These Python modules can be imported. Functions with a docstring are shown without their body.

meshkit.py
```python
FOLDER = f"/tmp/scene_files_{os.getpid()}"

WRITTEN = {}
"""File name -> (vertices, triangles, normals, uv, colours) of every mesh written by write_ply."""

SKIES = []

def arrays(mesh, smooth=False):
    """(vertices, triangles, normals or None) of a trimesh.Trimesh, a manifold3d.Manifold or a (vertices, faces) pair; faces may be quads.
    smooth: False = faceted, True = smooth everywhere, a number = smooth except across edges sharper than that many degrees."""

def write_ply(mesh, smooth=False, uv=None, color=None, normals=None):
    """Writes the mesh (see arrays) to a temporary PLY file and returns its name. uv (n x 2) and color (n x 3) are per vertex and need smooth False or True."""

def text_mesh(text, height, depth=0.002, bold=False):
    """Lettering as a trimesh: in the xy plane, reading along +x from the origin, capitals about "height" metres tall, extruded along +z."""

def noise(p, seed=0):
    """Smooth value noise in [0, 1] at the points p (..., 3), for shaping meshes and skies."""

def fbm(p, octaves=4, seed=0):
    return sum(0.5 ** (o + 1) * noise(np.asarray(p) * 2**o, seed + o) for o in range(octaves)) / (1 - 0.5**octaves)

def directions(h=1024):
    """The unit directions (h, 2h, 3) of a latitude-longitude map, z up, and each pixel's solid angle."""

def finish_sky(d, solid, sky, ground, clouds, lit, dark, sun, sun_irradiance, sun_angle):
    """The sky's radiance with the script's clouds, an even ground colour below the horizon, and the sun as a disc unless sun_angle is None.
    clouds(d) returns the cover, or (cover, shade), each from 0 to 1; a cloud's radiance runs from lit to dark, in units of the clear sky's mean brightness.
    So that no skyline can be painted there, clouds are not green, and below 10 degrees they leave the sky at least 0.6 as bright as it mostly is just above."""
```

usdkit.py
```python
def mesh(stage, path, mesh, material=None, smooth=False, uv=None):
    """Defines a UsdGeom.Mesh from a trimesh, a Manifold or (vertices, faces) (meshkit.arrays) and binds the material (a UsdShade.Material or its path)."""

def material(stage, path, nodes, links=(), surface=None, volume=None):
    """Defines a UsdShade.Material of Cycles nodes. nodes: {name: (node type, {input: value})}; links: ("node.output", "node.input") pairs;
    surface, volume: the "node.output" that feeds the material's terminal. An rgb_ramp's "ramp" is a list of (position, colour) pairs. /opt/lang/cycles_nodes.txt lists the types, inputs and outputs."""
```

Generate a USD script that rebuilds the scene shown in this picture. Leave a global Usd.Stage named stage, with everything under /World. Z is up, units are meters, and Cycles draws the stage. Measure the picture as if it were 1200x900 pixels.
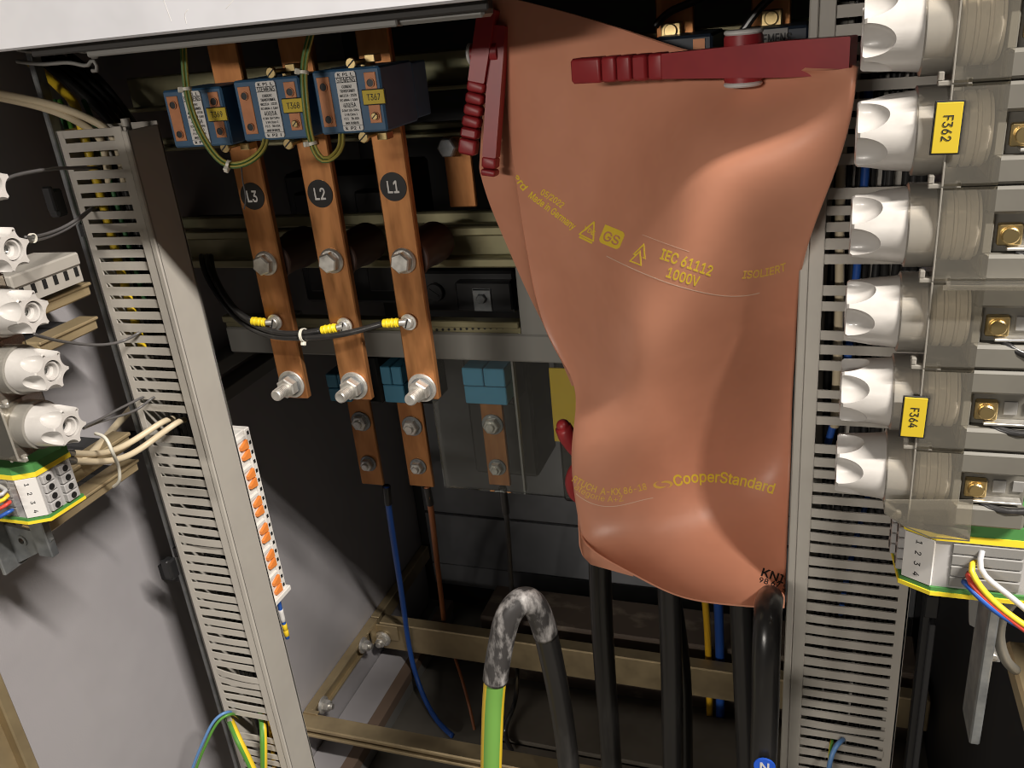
import math, random
import numpy as np, trimesh, manifold3d as m3, usdkit, meshkit
from scipy.interpolate import CubicSpline, RectBivariateSpline, LinearNDInterpolator
from shapely.geometry import Polygon, Point, box as sbox
from pxr import Usd, UsdGeom, UsdLux, UsdShade, Gf, Sdf

random.seed(7); RNG = np.random.default_rng(7)
stage = Usd.Stage.CreateInMemory()
UsdGeom.SetStageUpAxis(stage, UsdGeom.Tokens.z); UsdGeom.SetStageMetersPerUnit(stage, 1.0)
UsdGeom.Xform.Define(stage, '/World'); UsdGeom.Scope.Define(stage, '/World/Looks')

# ------------------------------------------------------------------ camera, light, exposure
EYE = np.array([0.0, 0.0, 1.15])
YAW, PITCH, ROLL, FPX = np.radians(-20.343), np.radians(23.036), np.radians(-5.754), 1014.2
_f = np.array([math.sin(YAW)*math.cos(PITCH), math.cos(YAW)*math.cos(PITCH), -math.sin(PITCH)])
_r = np.array([math.cos(YAW), -math.sin(YAW), 0.0]); _u = np.cross(_r, _f)
RIGHT = math.cos(ROLL)*_r + math.sin(ROLL)*_u; UP = -math.sin(ROLL)*_r + math.cos(ROLL)*_u; FWD = _f
cam = UsdGeom.Camera.Define(stage, '/World/camera')
_m = Gf.Matrix4d(*[float(x) for row in (list(RIGHT)+[0], list(UP)+[0], list(-FWD)+[0], list(EYE)+[1]) for x in row])
cam.AddTransformOp().Set(_m)
cam.CreateHorizontalApertureAttr(36.0); cam.CreateVerticalApertureAttr(27.0)
cam.CreateFocalLengthAttr(36.0*FPX/1200); cam.CreateClippingRangeAttr(Gf.Vec2f(0.01, 50))
cam.CreateExposureAttr(0.0)

def look_at(prim, pos, tgt):
    z = np.array(pos, float)-np.array(tgt, float); z /= np.linalg.norm(z)
    x = np.cross([0, 0, 1.0], z); x /= np.linalg.norm(x); y = np.cross(z, x)
    UsdGeom.Xformable(prim).AddTransformOp().Set(Gf.Matrix4d(*[float(v) for row in (list(x)+[0], list(y)+[0], list(z)+[0], list(pos)+[1]) for v in row]))
# the switch room's ceiling lamp, above and to the right of the open cabinet
lamp = UsdLux.RectLight.Define(stage, '/World/ceiling_lamp')
LAMP_POS = np.array([1.38, -0.46, 2.68]); LAMP_N = np.array([0.0, -1.0, 1.57])/math.hypot(1, 1.57)     # a batten running along the row of cabinets
UsdGeom.Xformable(lamp.GetPrim()).AddTransformOp().Set(Gf.Matrix4d(*[float(v) for row in ([1, 0, 0, 0], list(np.cross(LAMP_N, [1.0, 0, 0]))+[0], list(LAMP_N)+[0], list(LAMP_POS)+[1]) for v in row]))
lamp.CreateWidthAttr(1.0); lamp.CreateHeightAttr(0.08); lamp.CreateIntensityAttr(720.0); lamp.CreateColorAttr(Gf.Vec3f(1.0, 0.94, 0.86))
far_lamp = UsdLux.RectLight.Define(stage, '/World/wall_lamp')      # a lamp on the wall across the room, well in front of the cabinets
look_at(far_lamp, [-1.15, -3.0, 1.66], [-0.35, 0.64, 1.0])
far_lamp.CreateWidthAttr(1.2); far_lamp.CreateHeightAttr(0.15); far_lamp.CreateIntensityAttr(92.0); far_lamp.CreateColorAttr(Gf.Vec3f(1.0, 0.93, 0.84))
dome = UsdLux.DomeLight.Define(stage, '/World/room_light')
dome.CreateIntensityAttr(0.014); dome.CreateColorAttr(Gf.Vec3f(1.0, 0.97, 0.93))

def ray(px, py):
    return RIGHT*(px-600)/FPX + UP*(450-py)/FPX + FWD
def P(px, py, x=None, y=None, z=None):
    """A point of the place: where the sight line through a pixel meets the plane x=, y= or z= on which the thing stands."""
    d = ray(px, py)
    t = (x-EYE[0])/d[0] if x is not None else (y-EYE[1])/d[1] if y is not None else (z-EYE[2])/d[2]
    return EYE+t*d
def proj(p):
    v = np.asarray(p, float)-EYE
    w = v@FWD
    return np.stack([600+FPX*(v@RIGHT)/w, 450-FPX*(v@UP)/w], -1)

# ------------------------------------------------------------------ mesh helpers (world coordinates)
def cat(*ms):
    out = []
    for m in ms:
        if m is None: continue
        out.extend(m) if isinstance(m, (list, tuple)) else out.append(m)
    return trimesh.util.concatenate(out)
def tm(man):
    m = man.to_mesh(); return trimesh.Trimesh(m.vert_properties[:, :3], m.tri_verts, process=False)
def frame(o, x, y):
    x = np.array(x, float); x /= np.linalg.norm(x); y = np.array(y, float); y -= x*(x@y); y /= np.linalg.norm(y)
    T = np.eye(4); T[:3, 0], T[:3, 1], T[:3, 2], T[:3, 3] = x, y, np.cross(x, y), o
    return T
def moved(m, T):
    m = m.copy(); m.apply_transform(T); return m
_SGN = np.array([(a, b, c) for a in (-1, 1) for b in (-1, 1) for c in (-1, 1)], float)
def box(lo, hi, b=0.0):
    lo, hi = np.minimum(lo, hi).astype(float), np.maximum(lo, hi).astype(float)
    c, h = (lo+hi)/2, (hi-lo)/2
    b = min(b, h.min()*0.49)
    if b <= 0:
        m = trimesh.creation.box(h*2); m.apply_translation(c); return m
    pts = np.vstack([_SGN*(h-np.array(o)) for o in ((0, b, b), (b, 0, b), (b, b, 0))])+c
    return trimesh.convex.convex_hull(pts)
def obox(size, T, b=0.0):
    s = np.array(size)/2
    return moved(box(-s, s, b), T)
def cyl(p0, p1, r, n=20, r1=None, bev=0.0):
    p0, p1 = np.array(p0, float), np.array(p1, float); h = np.linalg.norm(p1-p0); r1 = r if r1 is None else r1
    prof = [(0, 0), (r, 0), (r1, h), (0, h)] if bev <= 0 else [(0, 0), (r-bev, 0), (r, bev), (r1, h-bev), (r1-bev, h), (0, h)]
    return lathe(prof, p0, p1-p0, n)
def lathe(prof, o, axis, n=24, phase=0.0):
    m = trimesh.creation.revolve(np.array(prof, float), sections=n)
    if phase: m.apply_transform(trimesh.transformations.rotation_matrix(phase, [0, 0, 1]))
    a = np.array(axis, float); a /= np.linalg.norm(a)
    x = np.cross([0, 0, 1.0], a)
    if np.linalg.norm(x) < 1e-6: x = np.array([1.0, 0, 0])
    return moved(m, frame(o, x, np.cross(a, x)))
def hexa(p0, axis, r, h, phase=0.0, bev=0.0012):
    return lathe([(0, 0), (r, 0), (r, h-bev), (r*0.86, h), (0, h)], p0, axis, 6, phase)
def extr(pts, h, o, x, y):
    m = trimesh.creation.extrude_polygon(Polygon(pts) if not hasattr(pts, 'area') else pts, h)
    return moved(m, frame(o, x, y))
def spline(pts, step=0.004):
    pts = np.array(pts, float)
    if len(pts) == 2:
        n = max(2, int(np.linalg.norm(pts[1]-pts[0])/0.03)+1)
        return pts[0]+np.linspace(0, 1, n)[:, None]*(pts[1]-pts[0])
    t = np.r_[0, np.cumsum(np.linalg.norm(np.diff(pts, axis=0), axis=1)**0.5)]
    cs = CubicSpline(t, pts, bc_type='natural')
    dense = cs(np.linspace(0, t[-1], 300)); L = np.r_[0, np.cumsum(np.linalg.norm(np.diff(dense, axis=0), axis=1))]
    n = max(8, int(L[-1]/step))
    s = np.interp(np.linspace(0, L[-1], n), L, np.linspace(0, t[-1], 300))
    return cs(s)
def tube(pts, r, n=12, step=0.004, sectors=None, twist=0.0, raw=False):
    """A round cable along a smooth curve. sectors: list of (from, to) angle fractions, one mesh each (stripes)."""
    c = np.array(pts, float) if raw else spline(pts, step)
    N = len(c); tg = np.gradient(c, axis=0); tg /= np.linalg.norm(tg, axis=1)[:, None]
    a = np.cross(tg[0], [0.13, -0.9, 0.3]); a /= np.linalg.norm(a); A = [a]
    for i in range(1, N):
        a = A[-1]-tg[i]*(A[-1]@tg[i]); A.append(a/np.linalg.norm(a))
    A = np.array(A); B = np.cross(tg, A)
    rr = np.full(N, r) if np.ndim(r) == 0 else np.interp(np.linspace(0, 1, N), np.linspace(0, 1, len(r)), r)
    th = np.linspace(0, 2*np.pi, n, endpoint=False)[None]+np.linspace(0, twist, N)[:, None]
    V = c[:, None]+rr[:, None, None]*(np.cos(th)[..., None]*A[:, None]+np.sin(th)[..., None]*B[:, None])
    V = np.vstack([V.reshape(-1, 3), c[:1], c[-1:]])
    def faces(js, caps=True):
        F = []
        for j in js:
            k = (j+1) % n; i = np.arange(N-1)*n
            F += [np.stack([i+j, i+k, i+n+k], 1), np.stack([i+j, i+n+k, i+n+j], 1)]
            F += [np.array([[N*n, k, j]]), np.array([[N*n+1, (N-1)*n+j, (N-1)*n+k]])]
        return np.vstack(F)
    if sectors is None: return trimesh.Trimesh(V, faces(range(n)), process=False)
    out = []
    for lo, hi in sectors:
        m = trimesh.Trimesh(V.copy(), faces([j for j in range(n) if lo <= (j+0.5)/n < hi]), process=False); m.remove_unreferenced_vertices(); out.append(m)
    return out
def ringtie(c, axis, r, w=0.0022, t=0.0010, head=None):
    m = lathe([(r, -w/2), (r+t, -w/2), (r+t, w/2), (r, w/2), (r, -w/2)], c, axis, 20)
    if head is not None:
        h = np.array(head, float); h /= np.linalg.norm(h)
        p = np.array(c)+h*(r+t)
        m = cat(m, obox((0.004, 0.0045, 0.004), frame(p+h*0.001, h, np.cross(axis, h)), 0.0006))
    return m
def text(s, h, o, x, y, depth=0.0003, bold=False, center=True, fit=None):
    m = meshkit.text_mesh(s, h, depth, bold)
    if fit:
        w = m.bounds[1][0]-m.bounds[0][0]; m.apply_scale([fit/w, 1, 1])
    if center: m.apply_translation([-(m.bounds[0][0]+m.bounds[1][0])/2, -h/2, 0])
    return moved(m, frame(o, x, y))

# ------------------------------------------------------------------ materials
def pm(name, col, rough=0.5, metal=0.0, var=None, vs=6.0, vlo=0.4, vhi=0.65, bump=0.0, bs=60.0, rvar=0.0, stretch=None, coat=0.0, spec=0.5, detail=4, emit=0.0, sheen=0.0):
    n = {'p': ('principled_bsdf', dict(base_color=col, roughness=rough, metallic=metal, coat_weight=coat, specular_ior_level=spec, sheen_weight=sheen)), 'g': ('geometry', {})}
    l = []
    src = 'g.position'
    if stretch:
        n['mp'] = ('mapping', dict(mapping_type='point', scale=stretch)); l.append(('g.position', 'mp.vector')); src = 'mp.vector'
    if var is not None:
        n['nz'] = ('noise_texture', dict(scale=vs, detail=float(detail), roughness=0.6)); l.append((src, 'nz.vector'))
        n['r'] = ('rgb_ramp', dict(ramp=[(0, col), (vlo, col), (vhi, var), (1, var)])); l += [('nz.fac', 'r.fac'), ('r.color', 'p.base_color')]
    if rvar:
        n['nr'] = ('noise_texture', dict(scale=vs*2.3, detail=3.0)); l.append((src, 'nr.vector'))
        n['mr'] = ('map_range', dict(from_min=0.3, from_max=0.7, to_min=max(0.02, rough-rvar), to_max=min(1, rough+rvar))); l += [('nr.fac', 'mr.value'), ('mr.result', 'p.roughness')]
    if bump:
        n['nb'] = ('noise_texture', dict(scale=bs, detail=3.0)); l.append((src, 'nb.vector'))
        n['b'] = ('bump', dict(strength=bump, distance=0.001)); l += [('nb.fac', 'b.height'), ('b.normal', 'p.normal')]
    return usdkit.material(stage, '/World/Looks/'+name, n, l, surface='p.BSDF')
def clear(name, tint, milk=0.12, milkcol=(.6, .58, .52), rough=0.12, ior=1.45):
    return usdkit.material(stage, '/World/Looks/'+name, {
        't': ('transparent_bsdf', dict(color=tint)), 'd': ('principled_bsdf', dict(base_color=milkcol, roughness=0.4)),
        'gl': ('glossy_bsdf', dict(color=(.9, .9, .9), roughness=rough)), 'f': ('fresnel', dict(IOR=ior)),
        'm1': ('mix_closure', dict(fac=milk)), 'm2': ('mix_closure', {})},
        [('t.BSDF', 'm1.closure1'), ('d.BSDF', 'm1.closure2'), ('m1.closure', 'm2.closure1'), ('gl.BSDF', 'm2.closure2'), ('f.fac', 'm2.fac')], surface='m2.closure')
M = dict(
    paint=pm('grey_paint', (.355, .338, .352), .5, var=(.32, .305, .318), vs=5, bump=.15, bs=500),
    header=pm('header_paint', (.58, .58, .615), .42, var=(.52, .52, .55), vs=9, vlo=.5, vhi=.7),
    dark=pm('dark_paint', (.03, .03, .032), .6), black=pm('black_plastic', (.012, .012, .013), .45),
    backpaint=pm('back_paint', (.22, .225, .24), .5, var=(.17, .175, .185), vs=7),
    beam=pm('frame_grey', (.25, .245, .225), .5),
    duct=pm('duct_plastic', (.40, .375, .335), .45, var=(.37, .345, .31), vs=12, rvar=.06),
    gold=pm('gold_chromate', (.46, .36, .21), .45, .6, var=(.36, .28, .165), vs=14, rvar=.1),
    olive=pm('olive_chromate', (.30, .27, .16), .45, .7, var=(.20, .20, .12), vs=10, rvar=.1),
    copper=pm('copper_bar', (.50, .225, .085), .42, .8, var=(.33, .135, .05), vs=16, vlo=.42, vhi=.7, rvar=.1, stretch=(3, 1, .7)),
    coppersheet=pm('copper_strip', (.48, .20, .09), .5, .25, var=(.38, .15, .065), vs=40),
    steel=pm('steel', (.74, .72, .68), .42, .85, var=(.56, .54, .50), vs=60, rvar=.1),
    zinc=pm('zinc', (.30, .31, .31), .45, .7, var=(.18, .19, .20), vs=40, rvar=.1),
    brass=pm('brass', (.66, .50, .24), .3, .95),
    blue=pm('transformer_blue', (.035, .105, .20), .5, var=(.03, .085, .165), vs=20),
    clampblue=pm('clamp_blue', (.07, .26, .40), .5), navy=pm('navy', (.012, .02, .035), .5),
    white=pm('white_label', (.64, .62, .60), .5), ceramic=pm('ceramic', (.54, .515, .49), .32, var=(.49, .465, .44), vs=60, coat=.2),
    yellow=pm('yellow_label', (.52, .38, .015), .55), ink=pm('black_ink', (.008, .008, .008), .6),
    disc=pm('black_disc', (.012, .011, .011), .35), brown=pm('insulator_brown', (.055, .032, .027), .4),
    rubber=pm('orange_rubber', (.70, .31, .195), .44, var=(.635, .275, .17), vs=14, vlo=.35, vhi=.7, rvar=.08, bump=.06, bs=160, spec=.55),
    print=pm('yellow_print', (.92, .66, .06), .5), printdim=pm('yellow_print_worn', (.82, .52, .10), .55),
    filmedge=pm('film_edge', (.78, .55, .42), .35),
    red=pm('red_plastic', (.33, .025, .03), .42, var=(.28, .02, .026), vs=30), redlit=pm('red_handle', (.32, .022, .026), .42),
    cable=pm('black_cable', (.022, .021, .021), .27, var=(.05, .048, .046), vs=70, vlo=.55, vhi=.8, stretch=(1, 1, .12), bump=.2, bs=120),
    dusty=pm('dusty_sleeve', (.045, .042, .042), .45, var=(.42, .40, .39), vs=85, vlo=.47, vhi=.68, stretch=(1, 1, .35), bump=.5, bs=150),
    greywire=pm('dark_grey_wire', (.11, .105, .105), .33), sleeve=pm('yellow_sleeve', (.80, .60, .02), .4),
    wiregreen=pm('thin_wire_green', (.07, .15, .04), .45), wireyel=pm('thin_wire_yellow', (.42, .36, .08), .45), green=pm('green_insulation', (.08, .24, .035), .4), yel=pm('yellow_insulation', (.80, .55, .03), .4),
    dimgreen=pm('dark_green', (.03, .12, .04), .5), lime=pm('bright_green', (.15, .34, .065), .4),
    bluewire=pm('blue_insulation', (.02, .085, .36), .4), skyblue=pm('light_blue_insulation', (.10, .22, .45), .4),
    redwire=pm('red_insulation', (.55, .06, .04), .4), brownwire=pm('brown_insulation', (.30, .10, .035), .45),
    amber=pm('amber_insulation', (.75, .42, .02), .4), palewire=pm('grey_white_insulation', (.45, .45, .47), .4),
    beige=pm('beige_insulation', (.62, .52, .36), .45), tie=pm('nylon_tie', (.70, .67, .58), .4),
    termgrey=pm('terminal_grey', (.36, .35, .345), .5), termgreen=pm('terminal_green', (.06, .21, .055), .5), termyel=pm('terminal_yellow', (.78, .60, .03), .5),
    base=pm('fuse_base', (.135, .127, .108), .5, var=(.12, .112, .096), vs=30), orange=pm('orange_lever', (.78, .24, .05), .45), offwhite=pm('terminal_white', (.72, .69, .65), .45),
    tagblue=pm('cable_tag_blue', (.015, .10, .62), .4), floor=pm('concrete', (.13, .12, .10), .8, var=(.10, .09, .075), vs=9, bump=.3, bs=80),
    board=pm('brown_board', (.11, .08, .06), .7, var=(.24, .19, .14), vs=22, vlo=.55, vhi=.7, stretch=(.6, 1, 1)), seal=pm('rubber_seal', (.03, .028, .027), .7),
    platebrown=pm('brown_edge', (.16, .11, .08), .6), mid=pm('mid_grey', (.20, .195, .185), .5), lever=pm('plate_yellow', (.62, .42, .02), .5),
    pane=clear('clear_cover', (.96, .97, .96), .008, (.30, .31, .31), .05), clearp=clear('clear_shroud', (.93, .91, .86), .10, (.62, .58, .50), .15),
    rib=pm('ribbed_plastic', (.62, .57, .51), .35), smoky=clear('clear_collar', (.90, .87, .82), .30, (.70, .66, .59), .2),
)

# ------------------------------------------------------------------ things, parts and their names
NAMES, THINGS, SINGLES = {}, [], []
def unique(parent, name):
    k = (parent, name); NAMES[k] = NAMES.get(k, -1)+1
    return name if NAMES[k] == 0 else f'{name}_{NAMES[k]:03d}'
class Part:
    def __init__(s, name, mesh, m, smooth, label, kind): s.name, s.mesh, s.m, s.smooth, s.label, s.kind, s.kids = name, mesh, m, smooth, label, kind, []
    def part(s, name, mesh, m, smooth=35, label=None, kind=None):
        p = Part(name, mesh, m, smooth, label, kind); s.kids.append(p); return p
class Thing(Part):
    def __init__(s, name, label, cat_, group=None, kind=None):
        s.name, s.label, s.cat, s.group, s.kind, s.kids = name, label, cat_, group, kind, []; THINGS.append(s)
def keys(prim, **kw):
    for k, v in kw.items():
        if v: prim.SetCustomDataByKey(k, v)
def emit(path, mesh, m, smooth, off):
    mesh = mesh.copy(); mesh.apply_translation(-np.array(off))
    return usdkit.mesh(stage, path, mesh, M[m] if isinstance(m, str) else m, smooth=smooth).GetPrim()
def flush():
    def kids(p, path, off):
        for k in p.kids:
            pth = f'{path}/{unique(path, k.name)}'
            pr = emit(pth, k.mesh, k.m, k.smooth, off); keys(pr, label=k.label, kind=k.kind); kids(k, pth, off)
    for t in THINGS:
        path = '/World/'+unique('/World', t.name)
        if len(t.kids) == 1 and t.kids[0].name == t.name and not hasattr(t, 'force'):
            k = t.kids[0]; lo, hi = k.mesh.bounds; off = np.array([(lo[0]+hi[0])/2, (lo[1]+hi[1])/2, lo[2]])
            pr = emit(path, k.mesh, k.m, k.smooth, off); UsdGeom.Xformable(pr).AddTranslateOp().Set(Gf.Vec3d(*map(float, off)))
            keys(pr, label=t.label, category=t.cat, group=t.group, kind=t.kind); kids(k, path, off); continue
        ms = []
        def walk(p):
            for k in p.kids: ms.append(k.mesh.bounds); walk(k)
        walk(t)
        lo, hi = np.min([b[0] for b in ms], 0), np.max([b[1] for b in ms], 0); off = np.array([(lo[0]+hi[0])/2, (lo[1]+hi[1])/2, lo[2]])
        x = UsdGeom.Xform.Define(stage, path); x.AddTranslateOp().Set(Gf.Vec3d(*map(float, off)))
        keys(x.GetPrim(), label=t.label, category=t.cat, group=t.group, kind=t.kind); kids(t, path, off)
def single(name, mesh, m, label, cat_, group=None, kind=None, smooth=35):
    t = Thing(name, label, cat_, group, kind); t.part(name, mesh, m, smooth); return t.kids[0]
def struct(name, mesh, m, label=None, smooth=False):
    t = Thing(name, label, None, None, 'structure'); t.part(name, mesh, m, smooth); return t.kids[0]

X, Y, Z = np.eye(3)
XL, XR, YB, ZF = -0.75, 0.21, 1.38, 0.145        # left wall, right wall, back wall, top of the bottom frame

# ------------------------------------------------------------------ the setting: the shell of the cabinet
struct('floor', box((-1.6, -1.6, -.03), (1.8, 1.6, 0)), 'floor', 'dusty brown concrete floor beneath the cabinet frame')
wl = struct('wall_left', box((XL-.012, .40, 0), (XL, YB, 1.8)), 'paint', 'smooth lavender-grey painted side panel on the left')
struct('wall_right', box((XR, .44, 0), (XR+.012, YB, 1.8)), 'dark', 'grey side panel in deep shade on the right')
zb0 = P(560, 640, y=YB)[2]; zbb = P(560, 688, y=YB)[2]; zs1 = P(560, 605, y=YB)[2]
wb = struct('wall_back', box((XL-.012, YB+.004, 0), (XR+.012, YB+.016, 1.8)), 'dark', 'dark back of the cabinet behind grey panels')
for a, b in ((zbb, P(560, 664, y=YB)[2]-.002), (P(560, 664, y=YB)[2], zs1-.003), (zs1+.003, zs1+.35)):
    wb.part('panel', box((XL+.02, YB-.002, a), (XR-.01, YB+.006, b), .001), 'backpaint', False)
struct('ceiling', box((XL-.012, .50, 1.8), (XR+.012, YB+.016, 1.812)), 'dark', 'dark roof plate of the cabinet')

# header above the opening
HY = .525
zh = P(285, 30, y=HY)[2]
t = Thing('header_panel', 'bright white-grey sheet metal header across the upper left, marked by fine scratches', 'panel')
hp = t.part('panel', box((-.78, HY-.002, zh), (.62, HY+.016, 1.8), .0015), 'header')
zl = P(300, 44, y=HY+.022)[2]
t.part('seal', box((P(40, 60, y=HY+.018)[0], HY+.014, zl+.002), (P(575, 14, y=HY+.018)[0], HY+.024, zh+.03), .001), 'seal')
t.part('lip', box((P(108, 54, y=HY+.024)[0], HY+.016, zl-.002), (P(470, 18, y=HY+.024)[0], HY+.027, zl+.003), .001), 'mid')
t.part('bracket', box((P(456, 20, y=HY+.03)[0], HY+.020, P(520, 25, y=HY+.03)[2]), (P(573, 14, y=HY+.03)[0], HY+.04, zh+.03), .002), 'mid')
for pts in (((192, 0), (197, 14), (201, 25)), ((219, 28), (217, 17), (221, 11)), ((265, 10), (274, 0))):   # scratches down to the primer
    hp.part('scratch', tube([P(a, b, y=HY-.0018) for a, b in pts], .00035, 5), 'white', True)

# ------------------------------------------------------------------ cabinet bottom frame
t = Thing('cabinet_frame', 'gold-chromated steel base frame of bolted rails along the bottom of the cabinet', 'frame')
yfr, yff = P(365, 835, z=ZF)[1], P(360, 853, z=ZF)[1]
zlip = P(480, 884, y=yff)[2]
t.part('front_rail', cat(box((XL+.002, yff, ZF-.008), (XR-.01, yfr, ZF), .002), box((XL+.002, yff+.012, zlip), (XR-.01, yfr, ZF-.007)), box((XL+.002, yff, zlip-.006), (XR-.01, yfr, zlip), .0015)), 'gold')
yrf = P(600, 752, z=ZF)[1]; yrr = P(600, 740, z=ZF)[1]; zr = P(600, 783, y=yrf)[2]
t.part('rear_rail', box((XL+.024, yrf, zr), (XR-.01, yrr, ZF), .002), 'gold')
xin = P(386, 806, z=ZF)[0]
t.part('side_rail', cat(box((XL+.001, yfr+.004, ZF-.006), (xin, yrf+.01, ZF+.001), .0015), box((XL+.001, yfr+.004, ZF-.03), (XL+.008, yrf, ZF-.006)), box((XL+.001, yfr+.03, ZF-.034), (xin-.004, yrf-.03, ZF-.029), .001)), 'gold')
t.part('side_rail', box((XL+.001, yrf+.012, ZF-.03), (xin, YB-.004, ZF+.001), .0015), 'gold')
t.part('corner_plate', box((XL+.004, yfr-.004, ZF), (xin+.012, yfr+.004, ZF+.0025), .0008), 'gold')
t.part('angle_bracket', cat(box((xin-.001, yrf-.022, ZF-.034), (xin+.002, yrf+.004, ZF-.002)), box((xin, yrf-.004, ZF-.034), (xin+.045, yrf-.001, ZF-.002), .0008)), 'gold')
def flange_bolt(t, c, axis, s=1.0):
    c = np.array(c); a = np.array(axis, float)
    b = t.part('bolt', hexa(c+a*.004*s, a, .0085*s, .008*s), 'steel', False)
    b.part('washer', lathe([(0, 0), (.0125*s, 0), (.0125*s, .002*s), (.010*s, .004*s), (0, .004*s)], c, a, 28), 'steel')
    b.part('stud', cyl(c+a*.011*s, c+a*.017*s, .0045*s, 14, bev=.0007), 'steel')
for px, py in ((425, 756), (378, 826)):
    flange_bolt(t, P(px, py, x=xin+.002), X, 1.15)
flange_bolt(t, P(449, 748, y=yrf-.005), -Y, 1.25)
zp = P(400, 835, x=XL)[2]; xe = P(433, 844, z=zp)[0]; xe2 = P(445.5, 847, z=zp)[0]
t2 = Thing('bottom_plate', 'pale grey bent sheet with brown edging lying inside the corner of the gold frame', 'plate')
t2.part('sheet', box((XL+.002, yfr-.25, zp-.003), (xe, yrf+.06, zp)), 'paint')
t2.part('edging', box((xe, yfr-.25, zp-.02), (xe2, YB-.05, zp+.001), .0008), 'platebrown')
t2.part('support', box((xe-.02, yfr-.25, 0), (xe2-.004, YB-.05, zp-.02)), 'mid')
# front upright, cut off by the left edge of the picture
yp = P(22, 838, x=XL+.032)[1]
t = Thing('corner_post', 'gold-chromated steel corner post cut off at the lower left of the picture', 'post')
t.part('post', box((XL, yp-.075, 0), (XL+.02, yp, 1.7), .002), 'gold')
t.part('ridge', box((XL+.019, yp-.012, 0), (XL+.032, yp, 1.7), .0015), 'gold')
t.part('ridge', box((XL+.019, yp-.075, 0), (XL+.032, yp-.035, 1.7), .0015), 'olive')

# boards on the cabinet floor
p0, p1 = P(538, 706, y=1.20), P(530, 722, y=1.12)
single('plank', box((-.55, 1.188, 0), (XR-.02, 1.285, P(600, 735, y=1.17)[2]), .003), 'board', 'rough brown plank with a dusty broken edge behind the rear gold rail', 'plank')
single('base_strip', box((-.55, 1.30, 0), (XR-.02, 1.325, P(600, 702, y=1.30)[2]), .001), 'mid', 'grey metal strip on the floor between plank and back panel', 'strip')
for i, (a, b, lab) in enumerate(((.93, 1.028, 'flat grey-brown board on the floor just behind the front gold rail'), (1.032, 1.16, 'flat grey-brown board on the floor below the rear gold rail'))):
    single('floor_board', box((-.50, a, 0), (XR-.03, b, .012+.004*i), .002), pm(f'board_{i}', (.12-.01*i, .105-.01*i, .085-.01*i), .8, var=(.085, .072, .056), vs=12), lab, 'board')

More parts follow.
